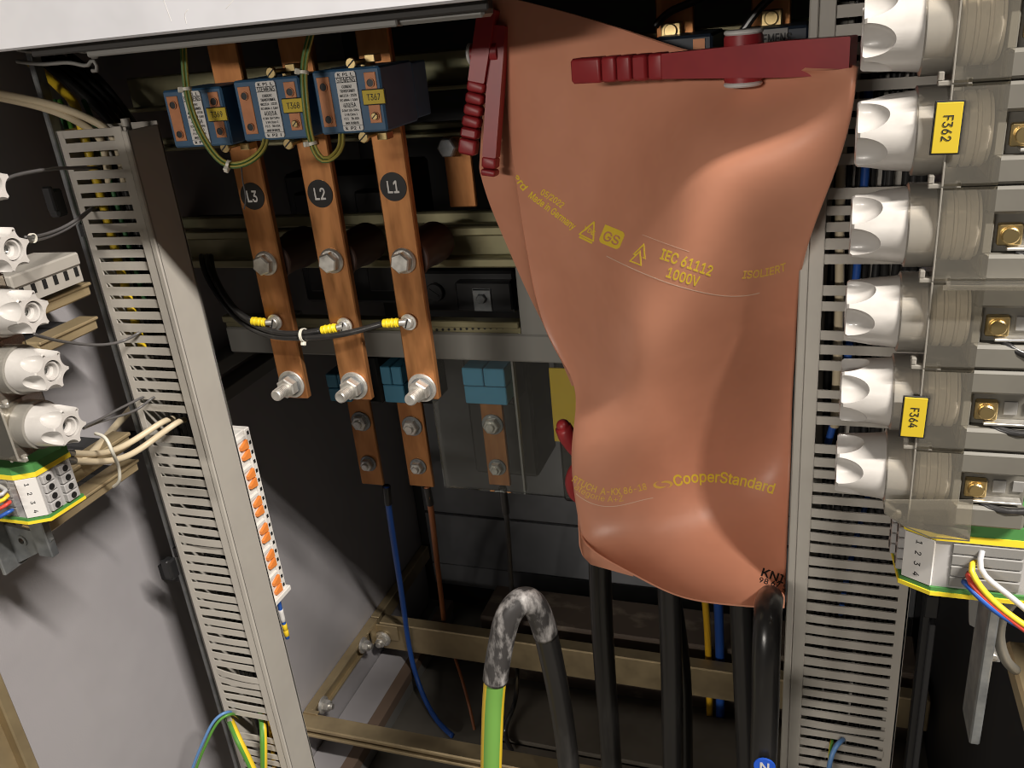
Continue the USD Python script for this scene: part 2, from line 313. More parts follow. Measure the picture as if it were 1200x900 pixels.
# ------------------------------------------------------------------ slotted cable ducts
def duct(name_label, xb, xc, y0, y1, z0, z1, zref, pitch, ties, missing, warp, seed):
    """xb: base side, xc: cover side. Slotted side faces the viewer (-y)."""
    rg = np.random.default_rng(seed); s = 1 if xc > xb else -1
    t = Thing('cable_duct', name_label, 'cable duct')
    w = .0016; fl = xb+s*.0085
    t.part('base', box((xb, y0, z0), (xb+s*w, y1, z1)), 'duct', False)
    t.part('base_strip', box((xb, y0, z0), (fl, y0+w, z1), .0003), 'duct', False)
    t.part('back_side', box((xb, y1-w, z0), (xc, y1, z1)), 'duct', False)
    cv = t.part('cover', cat(box((xc-s*.002, y0-.002, z0), (xc, y1+.001, z1-.003), .0006), box((xc-s*.006, y0-.0035, z0), (xc, y0, z1-.003), .0012)), 'duct')
    cv.part('cover_lip', box((xc-s*.0165, y0-.0022, z0), (xc-s*.0062, y0+.0002, z1+.001), .0008), 'duct')
    n = int((z1-z0)/pitch)
    zc = zref
    ks = range(-200, 200)
    for k in ks:
        z = zref+k*pitch
        if z-pitch*.5 < z0 or z > z1: continue
        if z+pitch*.34 > z1-.001:
            t.part('finger', box((fl-s*.001, y0, z-pitch*.33), (xc-s*.003, y0+w, z1), .0003), 'duct', False); continue
        q = proj([(fl+xc)/2, y0, z])[1]
        if any(a < q < b for a, b in missing): continue
        h = pitch*.312*(1+.05*rg.normal()); dy = .0008*rg.normal(); dz = .0004*rg.normal()
        if any(a < q < b for a, b in warp): dy -= .004; dz -= .0025
        xs = np.linspace(fl-s*.001, xc-s*.003, 7); pts = []
        V = []
        for i, xx in enumerate(xs):
            u = i/6; bow = 4*u*(1-u); oy = y0+dy*bow; oz = z+dz*u
            V += [(xx, oy, oz-h), (xx, oy, oz+h), (xx, oy+w, oz+h), (xx, oy+w, oz-h)]
        F = []
        for i in range(6):
            a = i*4
            for j in range(4): b, c = a+j, a+(j+1) % 4; F += [(b, c, c+4), (b, c+4, b+4)]
        F += [(0, 2, 1), (0, 3, 2), (24, 25, 26), (24, 26, 27)]
        m = trimesh.Trimesh(V, F, process=False); m.fix_normals()
        t.part('finger', m, 'duct', False)
    return t
DY0, DY1 = .640, .679
XLB, XLC = P(165, 500, y=DY0)[0], P(235, 500, y=DY0)[0]+.006
zt = P(50, 155, y=DY0)[2]
za, zb = P(60.2, 166.6, y=DY0)[2], P(123.8, 390, y=DY0)[2]; PL = (za-zb)/15
ld = duct('beige-grey slotted cable duct leaning down the left of the picture, mostly evenly lit', XLB, XLC, DY0, DY1, .16, zt, za-PL/2, PL, None, ((489, 506), (845, 864)), ((785, 800),), 3)
for z in (.20, .62, zt-.10): ld.part('mounting_bracket', box((-.6695, DY0+.012, z), (XLB+.0005, DY0+.026, z+.012)), 'black', False)
ld.part('cover_fold', cyl((XLC-.012, DY0+.012, zt-.004), (XLC-.012, DY0+.012, zt+.006), .004, 12), 'duct')
XRC, XRB = P(928, 500, y=DY0)[0]+.001, P(1066, 700, y=DY0)[0]
zc_, zd_ = P(1054.7, 689, y=DY0)[2], P(1035, 878.7, y=DY0)[2]; PR = (zc_-zd_)/15
rd = duct('beige-grey slotted cable duct standing right of the orange blanket, with some fingers broken out', XRB, XRC, DY0, DY1, .16, 1.35, zc_-PR/2, PR, None, ((205, 222), (308, 330), (366, 384), (434, 452), (498, 514)), (), 5)
rd.part('mounting_bracket', box((XRB-.0005, DY1-.012, .18), (XR, DY1-.002, .24)), 'dark')
rd.part('mounting_bracket', box((XRB-.0005, DY1-.012, 1.2), (XR, DY1-.002, 1.26)), 'dark')

# ------------------------------------------------------------------ three copper busbars with their bolts
YBAR = .70
BARS = [('L1', -.3679, -.3369, 455, 219, 469, 307, 476, 378, 495, 454, 468), ('L2', -.4434, -.4112, 372, 227, 388, 307, 402, 382, 424, 452, 469), ('L3', -.5160, -.4846, 293, 230, 307, 310, 320, 378, 346, 450, 467)]
for nm, xa, xb, lx, ly, bx, by, cx, cy, sx, sy, eb in BARS:
    t = Thing('busbar', f'flat copper busbar marked {nm} on a round black disc, with hex bolt and long stud', 'busbar', 'hanging copper busbars')
    zlow = P((sx+2), eb, y=YBAR)[2]
    t.part('bar', box((xa, YBAR, zlow), (xb, YBAR+.008, 1.62), .0012), 'copper')
    xm = (xa+xb)/2
    c = P(lx, ly, y=YBAR)
    d = t.part('label_disc', cyl([xm, YBAR, c[2]], [xm, YBAR-.0008, c[2]], .0128, 36), 'disc')
    d.part('lettering', text(nm, .0104, [xm, YBAR-.0009, c[2]], X, Z, bold=True, fit=.0112), 'white', False, 'white lettering')
    c = P(bx, by, y=YBAR-.005); c[0] = xm; c[1] = YBAR
    b = t.part('bolt', hexa(c-Y*.0035, -Y, .0100, .0075, .3), 'steel', False)
    b.part('washer', lathe([(0, 0), (.0122, 0), (.0122, .0018), (.0105, .0036), (0, .0036)], c, -Y, 30), 'steel')
    c = P(sx, sy, y=YBAR); c[0] = xm; c[1] = YBAR
    b = t.part('stud', cat(cyl(c, c-Y*.031, .0058, 18, bev=.001), [lathe([(.0050, 0), (.0062, .0008), (.0050, .0016)], c-Y*(.0145+.0022*k), -Y, 18) for k in range(7)]), 'steel')
    b.part('washer', cyl(c, c-Y*.0022, .0148, 36, bev=.0004), 'steel')
    b.part('spring_washer', lathe([(.006, 0), (.0112, 0), (.0112, .0024), (.006, .0024)], c-Y*.0022, -Y, 30), 'zinc')
    b.part('nut', hexa(c-Y*.0046, -Y, .0108, .0090, .5), 'steel', False)
    # standoff insulator behind each bar
    c = P(bx, by, y=YBAR); c[0] = xm
    i = Thing('standoff_insulator', f'dark brown round standoff insulator behind the copper bar {nm}', 'insulator', 'insulators behind the busbars')
    i.part('body', lathe([(0, 0), (.015, 0), (.018, .006), (.018, .036), (.020, .042), (.020, .062), (0, .062)], c+Y*.012, Y, 32), 'brown')
    i.part('flange', lathe([(0, 0), (.0195, 0), (.0205, .0015), (.0195, .003), (0, .003)], c+Y*.0085, Y, 32), 'brown', label='pale-edged disc')

# ------------------------------------------------------------------ current transformers
YCT = .63
CTS = [('T367', -.3735, -.3150, 1.0755, 1.1235, 413.5, 74, 428, 160, 3), ('T368', -.4470, -.3862, 1.0737, 1.1212, 320, 85, 340, 168, 2), ('T369', -.5178, -.4594, 1.0716, 1.1181, None, None, 266, 172, 1)]
for nm, xa, xb, z0, z1, ux, uy, dx, dy, k in CTS:
    W, H = xb-xa, z1-z0
    t = Thing('current_transformer', f'blue current transformer with white type plate and yellow tag {nm}', 'current transformer', 'current transformers on the busbars')
    xm = (BARS[3-k][1]+BARS[3-k][2])/2
    bx0, bx1 = xa+.004, xb+.002
    # a block with a window for the bar
    body = m3.Manifold.cube([bx1-bx0, .105, H-.002]).translate([bx0, YCT+.012, z0+.001]) - m3.Manifold.cube([xb-xa-.018, .2, .2]).translate([xa+.01, YCT+.055, z0-.05]).translate([0, 0, 0]) if False else None
    t.part('housing', cat(box((xa, YCT, z0), (xb, YCT+.060, z1), .0015), box((xa+.002, YCT+.060, z0+.002), (xm-.017, YCT+.088, z1-.002), .001) if xm-.017 > xa+.004 else None, box((xm+.017, YCT+.060, z0+.002), (max(xb, xm+.030), YCT+.088, z1-.002), .001)), 'blue')
    X0 = lambda f: xa+f*W
    Z0 = lambda f: z1-f*H
    for f0, f1, g0, g1, hs in ((.06, .25, .10, .88, (.25, .76)), (.77, .94, .08, .86, (.24, .75))):
        s = t.part('terminal_strip', box((X0(f0), YCT-.0006, Z0(g1)), (X0(f1), YCT+.001, Z0(g0)), .0003), 'coppersheet')
        for j, h in enumerate(hs):
            c = np.array([X0((f0+f1)/2), YCT, Z0(h)])
            s.part('screw_hole', lathe([(.0029, 0), (.0034, .0), (.0034, .0016), (.0029, .0016), (.0029, 0)], c+Y*.0, -Y, 20), 'coppersheet')
            s.part('screw_recess', cyl(c-Y*.0007, c-Y*.0011, .0031, 20), 'black')
            if f0 > .5 and j == 1 and k > 1:
                sc = s.part('screw', cyl(c-Y*.001, c-Y*.0030, .0027, 18, bev=.0004), 'brass'); sc.part('slot', obox((.0050, .0007, .0004), frame(c-Y*.0031, X+.9*Z, Z)), 'ink')
    pl = t.part('type_plate', extr(sbox(-W*.15, -H*.46, W*.15, H*.46).buffer(-.002).buffer(.002), .0012, [X0(.505), YCT, Z0(.50)], X, Z), 'white', False)
    cx = X0(.505); yy = YCT-.00125
    def wr(s, h, f, bold=False, fit=None):
        pl.part('lettering', text(s, h, [cx, yy, Z0(f)], X, Z, .00025, bold, fit=fit), 'ink', False)
    wr('SIEMENS', .0036, .165, False, W*.27)
    for s, h, f, fit in (('CURRENT', .0021, .270, W*.15), ('TRANSFORMER', .0021, .335, W*.22), ('4NC3324 - 2CE20', .0019, .405, W*.25), ('IEC 60044-1  0,5kV', .0018, .475, W*.26), ('400/5A', .0034, .555, W*.19), ('0.5kV 3kV 50Hz', .0018, .635, W*.25), ('5 VA Class 1', .0018, .70, W*.19), ('FS 5    Ith 60A', .0018, .765, W*.22), ('MADE IN BRAZIL', .0018, .835, W*.20)):
        wr(s, h, f, False, fit)
    for f, s in ((.085, 'K  P1  L'), (.915, 'k  P2  l')):
        wr(s, .0022, f, True, W*.22)
    for f in (.125, .205, .872):
        pl.part('rule', box((cx-W*.15, yy-.0001, Z0(f)-.00015), (cx+W*.15, yy+.0004, Z0(f)+.00015)), 'ink', False)
    g = t.part('tag', box((X0(.74), YCT-.0042, Z0(.56)), (X0(1.055), YCT-.0032, Z0(.345)), .0003), 'yellow', False)
    g.part('border', box((X0(.728), YCT-.0034, Z0(.575)), (X0(1.067), YCT-.0020, Z0(.33)), .0003), 'ink', False)
    g.part('lettering', text(nm, .0046, [X0(.90), YCT-.0043, Z0(.452)], X, Z, .0002, fit=W*.19), 'ink', False)
    g.part('holder', box((X0(.84), YCT-.0022, Z0(.52)), (X0(.92), YCT+.0005, Z0(.40))), 'black', False)
    for ax, ay, up in ((ux, uy, 1), (dx, dy, -1)):
        if ax is None: continue
        c = P(ax, ay, y=YCT+.006); c[1] = YCT+.006
        s = t.part('clamp_screw', cyl(c, c-Y*.004, .0044, 22, bev=.0006), 'brass')
        s.part('slot', obox((.0082, .0009, .0006), frame(c-Y*.0041, X+.8*Z, Z)), 'ink', False)
        s.part('shank', cyl(c, c+Y*.03, .0022, 12), 'brass')
        t.part('clamp_block', cat(box((c[0]+.004, c[1]+.012, c[2]-.003+.002*up), (c[0]+.013, c[1]+.024, c[2]+.003+.002*up), .0006), box((c[0]-.002, c[1]+.016, min(c[2], z1 if up > 0 else z0)-.001), (c[0]+.006, c[1]+.026, max(c[2], z1 if up > 0 else z0)+.001))), 'brass')

# ------------------------------------------------------------------ striped earth wires looped at the transformers
SECT = [(0, .34), (.34, 1.0)]
def striped(t, path, r, twist=0.0, n=14, col=('yel', 'green'), sect=((0, .5), (.5, 1.0)), names=('yellow_stripe', 'green_stripe')):
    a, b = tube(path, r, n, sectors=sect, twist=twist)
    t.part(names[0], a, col[0], True); t.part(names[1], b, col[1], True)
def pix(pts, Yd):
    return [P(a, b, y=(Yd if np.ndim(Yd) == 0 else Yd[i])) for i, (a, b) in enumerate(pts)]
loops = [('pair of green-yellow wires looping past the transformer tagged T369, tied twice', [(214, 45), (216, 75), (219, 105), (229, 142), (249, 178), (268, 193), (290, 190), (307, 176), (312, 160)], [.62, .615, .61, .605, .605, .605, .61, .62, .635], (2, 5)),
         ('pair of green-yellow wires looping between the transformers tagged T368 and T367', [(367, 30), (359, 60), (356, 85), (359, 130), (366, 168), (378, 187), (390, 184), (399, 172), (400, 155)], [.62, .615, .61, .605, .605, .605, .61, .62, .635], (2, 4))]
for lab, pts, yd, ties in loops:
    t = Thing('earth_wire', lab, 'wire', 'looped green-yellow wires')
    base = np.array(pix(pts, yd)); tg = np.gradient(base, axis=0)
    for o in (-1, 1):
        off = np.cross(tg, FWD); off /= np.linalg.norm(off, axis=1)[:, None]
        striped(t, base+off*.0014*o, .0014, 1.0, sect=((0, .62), (.62, 1.0)), col=('wireyel', 'wiregreen'))
    for i in ties:
        t.part('cable_tie', ringtie(base[i], tg[i], .0030, .0025, .0008, head=-off[i]-FWD*.4), 'tie')
single('thin_wire', tube(pix([(283, 196), (285, 215), (288, 232), (286, 245)], .60), .0006, 6), 'black', 'thin black wire end hanging in front of the busbar marked L3', 'wire')

# ------------------------------------------------------------------ black leads with yellow lugs on the busbars
def lug_lead(lab, lug, sl0, sl1, path, yd, tie=None):
    t = Thing('cable_lead', lab, 'cable', 'black leads with yellow lugs')
    a, b, c = P(*lug, y=YBAR-.004), P(*sl1, y=YBAR-.008), P(*sl0, y=YBAR-.009)
    pts = [c]+pix(path, yd)
    t.part('insulation', tube(pts, .0030, 12), 'cable', True)
    s = t.part('lug_sleeve', cat(cyl(c, b, .0042, 16, bev=.0006), [lathe([(.0042, -.0006), (.0047, 0), (.0042, .0006)], c+(b-c)*f, b-c, 16) for f in (.3, .6, .85)]), 'sleeve')
    d = (a-b)/np.linalg.norm(a-b)
    l = t.part('ring_lug', cat(cyl(b, b+d*.006, .003, 12, r1=.0035), lathe([(.004, 0), (.0080, 0), (.0080, .0014), (.004, .0014)], a+Y*.002, -Y, 26)), 'steel')
    l.part('screw', cyl(a+Y*.0006, a-Y*.0034, .0054, 20, bev=.0008), 'steel')
    l.part('slot', obox((.0095, .0012, .0006), frame(a-Y*.0035, Z+.4*X, X)), 'ink', False)
    if tie:
        q = P(*tie, y=YBAR-.012)
        tt = t.part('cable_tie', ringtie(q, X+.1*Z, .0062, .0028, .0009, head=-Z*.9-Y*.4), 'tie')
    return t
lug_lead('black lead ending in a yellow lug on the busbar marked L1, tied to its neighbour', (478, 378), (449, 379), (467, 378), [(425, 386), (392, 393), (345, 396), (312, 392), (283, 377), (258, 350), (240, 318), (236, 300)], [.688, .686, .688, .69, .70, .72, .75, .78], (356, 393))
lug_lead('black lead ending in a yellow lug on the busbar marked L2', (403, 382), (377, 387), (394, 384), [(340, 391), (311, 386), (284, 371), (262, 346), (246, 316), (243, 300)], [.688, .69, .70, .72, .75, .78])
lug_lead('black lead ending in a yellow lug on the busbar marked L3', (321, 378), (295, 376), (311, 378), [(280, 366), (263, 345), (250, 318), (247, 300)], [.695, .715, .75, .78])

# ------------------------------------------------------------------ mounting rails, frame and apparatus behind the bars
def strut(lab, ya, rows, x0, x1, m='olive'):
    """Channel rail: rows of (upper pixel, lower pixel, depth) measured at one column."""
    t = Thing('mounting_rail', lab, 'rail')
    for name, (col, ua, ub), y0, y1 in rows:
        za, zb = P(col, ua, y=y0)[2], P(col, ub, y=y0)[2]
        t.part(name, box((x0, y0, zb), (x1, y1, za), .0015), m)
    return t
XM0, XM1 = -.70, .20
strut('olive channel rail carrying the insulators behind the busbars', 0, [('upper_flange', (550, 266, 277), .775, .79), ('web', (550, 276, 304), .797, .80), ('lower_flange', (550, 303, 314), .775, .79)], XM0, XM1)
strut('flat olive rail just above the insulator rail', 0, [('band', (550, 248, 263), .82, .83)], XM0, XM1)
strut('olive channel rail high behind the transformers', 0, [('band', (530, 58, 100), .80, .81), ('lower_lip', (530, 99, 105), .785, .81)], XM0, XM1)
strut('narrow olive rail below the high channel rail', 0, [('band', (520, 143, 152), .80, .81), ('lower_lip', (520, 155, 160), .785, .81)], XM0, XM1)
t = Thing('copper_link', 'short copper link with a round bolt in the shade left of the red clamp', 'copper link')
c = P(526, 172, y=.77)
t.part('bar', box((P(522, 200, y=.78)[0], .78, P(540, 243, y=.78)[2]), (P(554, 200, y=.78)[0], .785, P(540, 160, y=.78)[2]), .001), 'copper')
t.part('bolt', hexa(c, -Y, .0095, .008), 'zinc', False); t.part('shank', cyl(c-Y*.001, c+Y*.011, .006, 14), 'zinc')
# sheet-metal frame with a window
t = Thing('sheet_metal_frame', 'mid-grey sheet metal frame crossing behind the busbars to the blanket', 'frame')
yb = .84
zA, zB = P(560, 391, y=yb)[2], P(560, 423, y=yb)[2]
t.part('cross_member', box((XM0+.02, yb, zB), (.18, yb+.02, zA), .002), 'beam')
t.part('upright', box((P(606, 350, y=yb)[0], yb+.002, zA-.002), (P(642, 380, y=yb)[0]+.05, yb+.012, P(606, 300, y=yb)[2]), .001), 'beam')
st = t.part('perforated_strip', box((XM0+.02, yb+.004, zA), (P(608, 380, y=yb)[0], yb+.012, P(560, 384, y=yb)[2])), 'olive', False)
for k in range(14):
    c = P(512+7*k, 386.5-.25*k, y=yb+.004); st.part('perforation', cyl(c+Y*.0005, c-Y*.0003, .0016, 10), 'ink')
t.part('trim_strip', box((XM0+.02, yb-.002, P(560, 384, y=yb)[2]), (P(608, 380, y=yb)[0], yb+.012, P(560, 376, y=yb)[2]), .001), 'olive')
t = Thing('circuit_breaker', 'black circuit breaker in the window of the grey frame with a small metal terminal', 'circuit breaker')
t.part('housing', cat(box((P(497, 345, y=.90)[0], .90, zA+.003), (P(604, 345, y=.90)[0], .98, P(560, 318, y=.90)[2]), .003), box((P(535, 345, y=.89)[0], .888, zA+.010), (P(600, 345, y=.89)[0], .902, P(560, 330, y=.89)[2]), .002)), 'black')
c = P(564, 350, y=.884)
t.part('terminal', cat(box(c+[-.011, .002, -.016], c+[.011, .004, .011], .0005), box(c+[-.011, .002, .009], c+[.011, .02, .011])), 'zinc', False)
t.part('screw', hexa(c+Y*.002, -Y, .006, .005), 'zinc', False)
c = P(510, 342, y=.898)
d = t.part('dial', cyl(c+Y*.004, c-Y*.004, .011, 24, bev=.001), 'black'); d.part('slot', obox((.014, .0025, .0012), frame(c-Y*.0045, X-.7*Z, Z)), 'ink', False)
single('apparatus_block', cat(box((-.60, .905, .84), (-.45, 1.0, 1.0), .004), box((-.58, .888, .86), (-.53, .905, .98), .002), box((-.50, .89, .86), (-.46, .906, .98), .002)), 'black', 'black switchgear block in the dark behind the busbars marked L2 and L3', 'switchgear')

# outgoing terminals: blue clamp, copper tail, two bolts and a cable each
YT = .93
OUT = [((419, 422), 440, 472, (424, 567), (449, 567), (430, 494), (436, 543), 'bluewire', [(453, 570), (455, 590), (462, 640), (474, 720), (487, 790), (508, 838), (530, 862)], 0, 'leftmost'),
       ((448, 472), 430, 472, (480, 569), (508, 569), (485, 499), (490, 546), 'brownwire', [(500, 570), (504, 590), (510, 640), (516, 690), (520, 726)], 2, 'middle'),
       ((543, 592), 432, 474, (573, 568), (598, 568), (578, 497), (583, 547), 'cable', [(589, 572), (593, 600), (597, 650), (600, 700), (604, 760)], 0, 'rightmost')]
for i, ((ba, bb), bt, bl, ca, cb, b1, b2, wm, wp, _, pos) in enumerate(OUT):
    t = Thing('outgoing_terminal', f'{pos} outgoing terminal: dark copper tail with two bolts under a blue clamp', 'terminal', 'outgoing copper terminals')
    x0, x1 = P(*ca, y=YT)[0], P(*cb, y=YT)[0]
    t.part('copper_tail', box((x0, YT, P(*ca, y=YT)[2]), (x1, YT+.006, P(ca[0]-8, bl-10, y=YT)[2]), .001), 'copper')
    xa, xb = P(ba, 450, y=YT-.02)[0], P(bb, 450, y=YT-.02)[0]
    za, zb = P((ba+bb)/2, bt, y=YT-.02)[2], P((ba+bb)/2, bl, y=YT-.02)[2]
    if i == 0: xa, xb = x0-.012, x0+.02
    c = t.part('clamp', cat(box((xa, YT-.02, zb), (xb, YT+.02, (za+zb)/2-.0006), .0012), box((xa, YT-.021, (za+zb)/2+.0006), ((xa+xb)/2-.0004, YT+.02, za), .0012), box(((xa+xb)/2+.0004, YT-.0205, (za+zb)/2+.0006), (xb, YT+.02, za), .0012)), 'clampblue', label='blue plastic clamp')
    for j, (px, py) in enumerate((b1, b2)):
        q = P(px, py, y=YT); q[0] = (x0+x1)/2; s = 1.15 if j == 0 else .95
        b = t.part('bolt', hexa(q-Y*.002, -Y, .0095*s, .008), 'steel', False)
        b.part('washer', cyl(q, q-Y*.0022, .0125*s, 28, bev=.0004), 'zinc'); b.part('stud', cyl(q-Y*.009, q-Y*.014, .0052*s, 14, bev=.0008), 'steel')
    t.part('backing', box((x0-.010, YT+.021, zb-.02), (x1+.010, YT+.068, za+.01), .003), 'black')
yds = [[.95, .955, .98, 1.03, 1.04, 1.00, .98], [.95, .96, 1.0, 1.06, 1.10], [.95, .965, 1.0, 1.06, 1.11]]
labs = ['blue cable dropping from the leftmost outgoing terminal behind the gold rail', 'brown cable dropping from the middle outgoing terminal to the rear rail', 'thin black cable dropping from the rightmost outgoing terminal behind the earth loop']
wpaths = [OUT[0][8], OUT[1][8], OUT[2][8]]
ydp = [[.945, .95, 1.0, 1.10, 1.112, 1.06, 1.02], [.945, .96, 1.05, 1.15, 1.165], [.945, .96, 1.05, 1.13, 1.165]]
for i in range(3):
    pts = pix(wpaths[i], ydp[i])
    if i: pts = pts+[np.array([pts[-1][0], pts[-1][1]-.002, .10])] if False else pts
    t = Thing('outgoing_cable', labs[i], 'cable')
    t.part('insulation', tube(pts, (.0046, .0046, .0040)[i], 12), ('bluewire', 'brownwire', 'cable')[i], True)
    s = t.part('heat_shrink', tube(pts[:2], .0058, 12), 'cable', True, label='black sleeve at its upper end')
single('brown_wire', tube(pix([(524, 742), (533, 770), (541, 795), (549, 824), (556, 855)], [1.17, 1.15, 1.10, 1.07, 1.05]), .0028, 10), 'brownwire', 'thin brown wire on the floor boards below the rear gold rail', 'wire')
single('black_wire', tube(pix([(604, 735), (606, 770), (606, 800), (601, 830), (592, 856)], [1.17, 1.165, 1.10, 1.05, 1.035])+[P(600, 880, z=.022)], .004, 10), 'cable', 'bent black wire behind the green-yellow earth cable', 'wire')
# clear cover in front of the outgoing gear
t = Thing('clear_cover', 'clear plastic cover sheet standing in front of the lower back wall beside the blanket', 'cover')
cy_ = .905
t.part('sheet', box((P(525, 600, y=cy_)[0], cy_, P(600, 578, y=cy_)[2]), (.02, cy_+.003, zB-.002)), 'pane', False)
t.part('edge', box((P(606, 500, y=cy_)[0]-.0015, cy_+.004, P(606, 578, y=cy_)[2]), (P(606, 500, y=cy_)[0]+.001, cy_+.012, zB-.002)), 'mid', False)
warn = single('warning_plate', box((P(646, 470, y=.96)[0], .96, P(660, 518, y=.96)[2]), (P(690, 470, y=.96)[0], .963, P(660, 432, y=.96)[2]), .0005), 'lever', 'dark yellow plate half hidden behind the left edge of the blanket', 'plate')
q = P(672, 470, y=.963); warn.part('fixing_post', cyl([q[0], .962, q[2]], [q[0], 1.031, q[2]], .004, 12), 'black')
single('rear_gear', cat(box((P(540, 430, y=1.0)[0], 1.005, P(600, 560, y=1.0)[2]), (P(618, 430, y=1.0)[0], 1.10, P(600, 418, y=1.0)[2]), .004), box((P(640, 430, y=1.0)[0], 1.03, P(640, 600, y=1.0)[2]), (P(700, 430, y=1.0)[0], 1.12, P(640, 418, y=1.0)[2]), .004)), 'black', 'dark switchgear housings behind the clear cover', 'switchgear')
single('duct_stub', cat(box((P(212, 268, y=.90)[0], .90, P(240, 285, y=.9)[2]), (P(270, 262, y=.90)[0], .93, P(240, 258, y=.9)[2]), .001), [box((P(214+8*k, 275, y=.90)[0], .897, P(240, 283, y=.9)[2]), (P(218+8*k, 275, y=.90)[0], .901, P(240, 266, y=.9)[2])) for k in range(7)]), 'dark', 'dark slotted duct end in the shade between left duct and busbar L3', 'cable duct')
for (a, b), lab in (((254, 432), 'upper'), ((258, 466), 'lower')):
    p = P(a, b, x=XL+.03); q = P(a+60, b-28, x=XL+.03)
    single('side_rail', box((XL, p[1]-.02, p[2]-.012), (XL+.03, min(q[1]+.1, 1.3), p[2]+.006), .001), 'mid', f'{lab} of two dim rails on the side panel below the busbar marked L3', 'rail')
# ------------------------------------------------------------------ orange insulating blanket
GX = np.array([[574, 640, 720, 800, 870, 942, 1003], [592, 650, 725, 800, 875, 945, 997], [604, 660, 730, 800, 865, 925, 977], [620, 675, 735, 800, 860, 905, 941],
               [643, 690, 740, 798, 850, 895, 932], [674, 707, 750, 800, 850, 895, 928], [671, 700, 748, 800, 850, 893, 926], [677, 700, 748, 800, 850, 890, 923], [681, 700, 742, 792, 840, 884, 918]], float)
GY = np.array([[-8, 8, 31, 58, 74, 81, 80], [100, 105, 112, 118, 122, 124, 124], [200, 195, 195, 195, 195, 198, 200], [305, 300, 295, 293, 294, 298, 303],
               [392, 390, 388, 387, 388, 391, 395], [455, 455, 455, 455, 456, 458, 460], [525, 527, 530, 530, 530, 530, 531], [598, 603, 604, 602, 600, 600, 601], [624, 649, 673, 697, 707, 711, 713]], float)
GD = np.array([[.745, .72, .685, .655, .632, .594, .572], [.745, .72, .690, .650, .622, .590, .570], [.745, .72, .680, .616, .590, .584, .592], [.745, .712, .652, .608, .616, .628, .630],
               [.742, .702, .642, .640, .668, .690, .695], [.720, .690, .664, .682, .708, .728, .732], [.702, .686, .688, .710, .732, .745, .742], [.692, .685, .692, .706, .718, .722, .712], [.686, .660, .638, .626, .620, .622, .628]])
def blanket_fn():
    v, u = np.linspace(0, 1, 9), np.linspace(0, 1, 7)
    return [RectBivariateSpline(v, u, g, kx=3, ky=3) for g in (GX, GY, GD)]
BX, BY, BD = blanket_fn()
NV, NU = 150, 110
vv, uu = np.linspace(0, 1, NV), np.linspace(0, 1, NU)
def deproj(px, py, yd):
    d = RIGHT*((px-600)/FPX)[..., None]+UP*((450-py)/FPX)[..., None]+FWD
    return EYE+d*(yd/d[..., 1])[..., None]
BS = deproj(BX(vv, uu), BY(vv, uu), BD(vv, uu))
def grid_normals(S):
    n = np.cross(np.gradient(S, axis=1), np.gradient(S, axis=0)); n /= np.linalg.norm(n, axis=2)[..., None]
    return n
BN = grid_normals(BS)
if (BN[..., 1].mean() > 0): BN = -BN          # towards the viewer
def sheet(S, th=.0018):
    """A closed rubber sheet from a grid of points."""
    nv, nu = S.shape[:2]; n = grid_normals(S)
    if n[..., 1].mean() > 0: n = -n
    V = np.vstack([(S+n*th/2).reshape(-1, 3), (S-n*th/2).reshape(-1, 3)]); o = nv*nu
    i, j = np.meshgrid(np.arange(nv-1), np.arange(nu-1), indexing='ij'); a = (i*nu+j).ravel()
    F = [np.stack([a, a+nu, a+nu+1], 1), np.stack([a, a+nu+1, a+1], 1), np.stack([a+o, a+nu+1+o, a+nu+o], 1), np.stack([a+o, a+1+o, a+nu+1+o], 1)]
    per = [k for k in range(nu)]+[k*nu+nu-1 for k in range(1, nv)]+[(nv-1)*nu+k for k in range(nu-2, -1, -1)]+[k*nu for k in range(nv-2, 0, -1)]
    p = np.array(per); q = np.roll(p, -1)
    F += [np.stack([p, q, q+o], 1), np.stack([p, q+o, p+o], 1)]
    m = trimesh.Trimesh(V, np.vstack(F), process=False); m.fix_normals(); return m
# the right-hand edge of the sheet turns back round the clamp
back = np.linspace(0, 1, 10)[1:]
curl = []
for i in range(NV):
    e = BS[i, -1]; w = np.clip(1-vv[i]/.5, 0.0, 1)
    curl.append([e+np.array([.006*math.sin(b*2.6)*w-.010*b*w, (.030*b)*(.3+.7*w), 0]) if True else e for b in back])
BFULL = np.concatenate([BS, np.array(curl)], axis=1)
bl = Thing('insulating_blanket', 'large orange rubber insulating blanket draped over the right half of the cabinet', 'blanket')
bl.part('front_sheet', sheet(BFULL), 'rubber', 60)
# left fold: the sheet comes back behind the front fold line
fy = np.array([50, 120, 185, 205, 240, 290, 340, 390, 428, 452], float)
fo = np.array([572, 567, 563, 564, 575, 596, 618, 643, 661, 671.0])
foldx = np.interp(fy, np.interp(np.linspace(0, .625, 60), vv, BY(vv, 0).ravel()), np.interp(np.linspace(0, .625, 60), vv, BX(vv, 0).ravel()))
fd = np.interp(fy, BY(vv, 0).ravel()[:94], BD(vv, 0).ravel()[:94])
tt = np.linspace(0, 1, 60)
cfx, cfo, cfy, cfd = (CubicSpline(np.linspace(0, 1, len(a)), a)(tt) for a in (foldx, fo, fy, fd))
ww = np.linspace(0, 1, 14)
FX = cfx[:, None]+np.minimum(cfo-cfx, -.3)[:, None]*ww[None]; FY = cfy[:, None]+4*ww[None]*0; FDp = cfd[:, None]+(.004+.030*(1-.75*tt)[:, None])*(ww[None]**.7)
bl.part('left_fold', sheet(deproj(FX, FY, FDp)), 'rubber', 60)
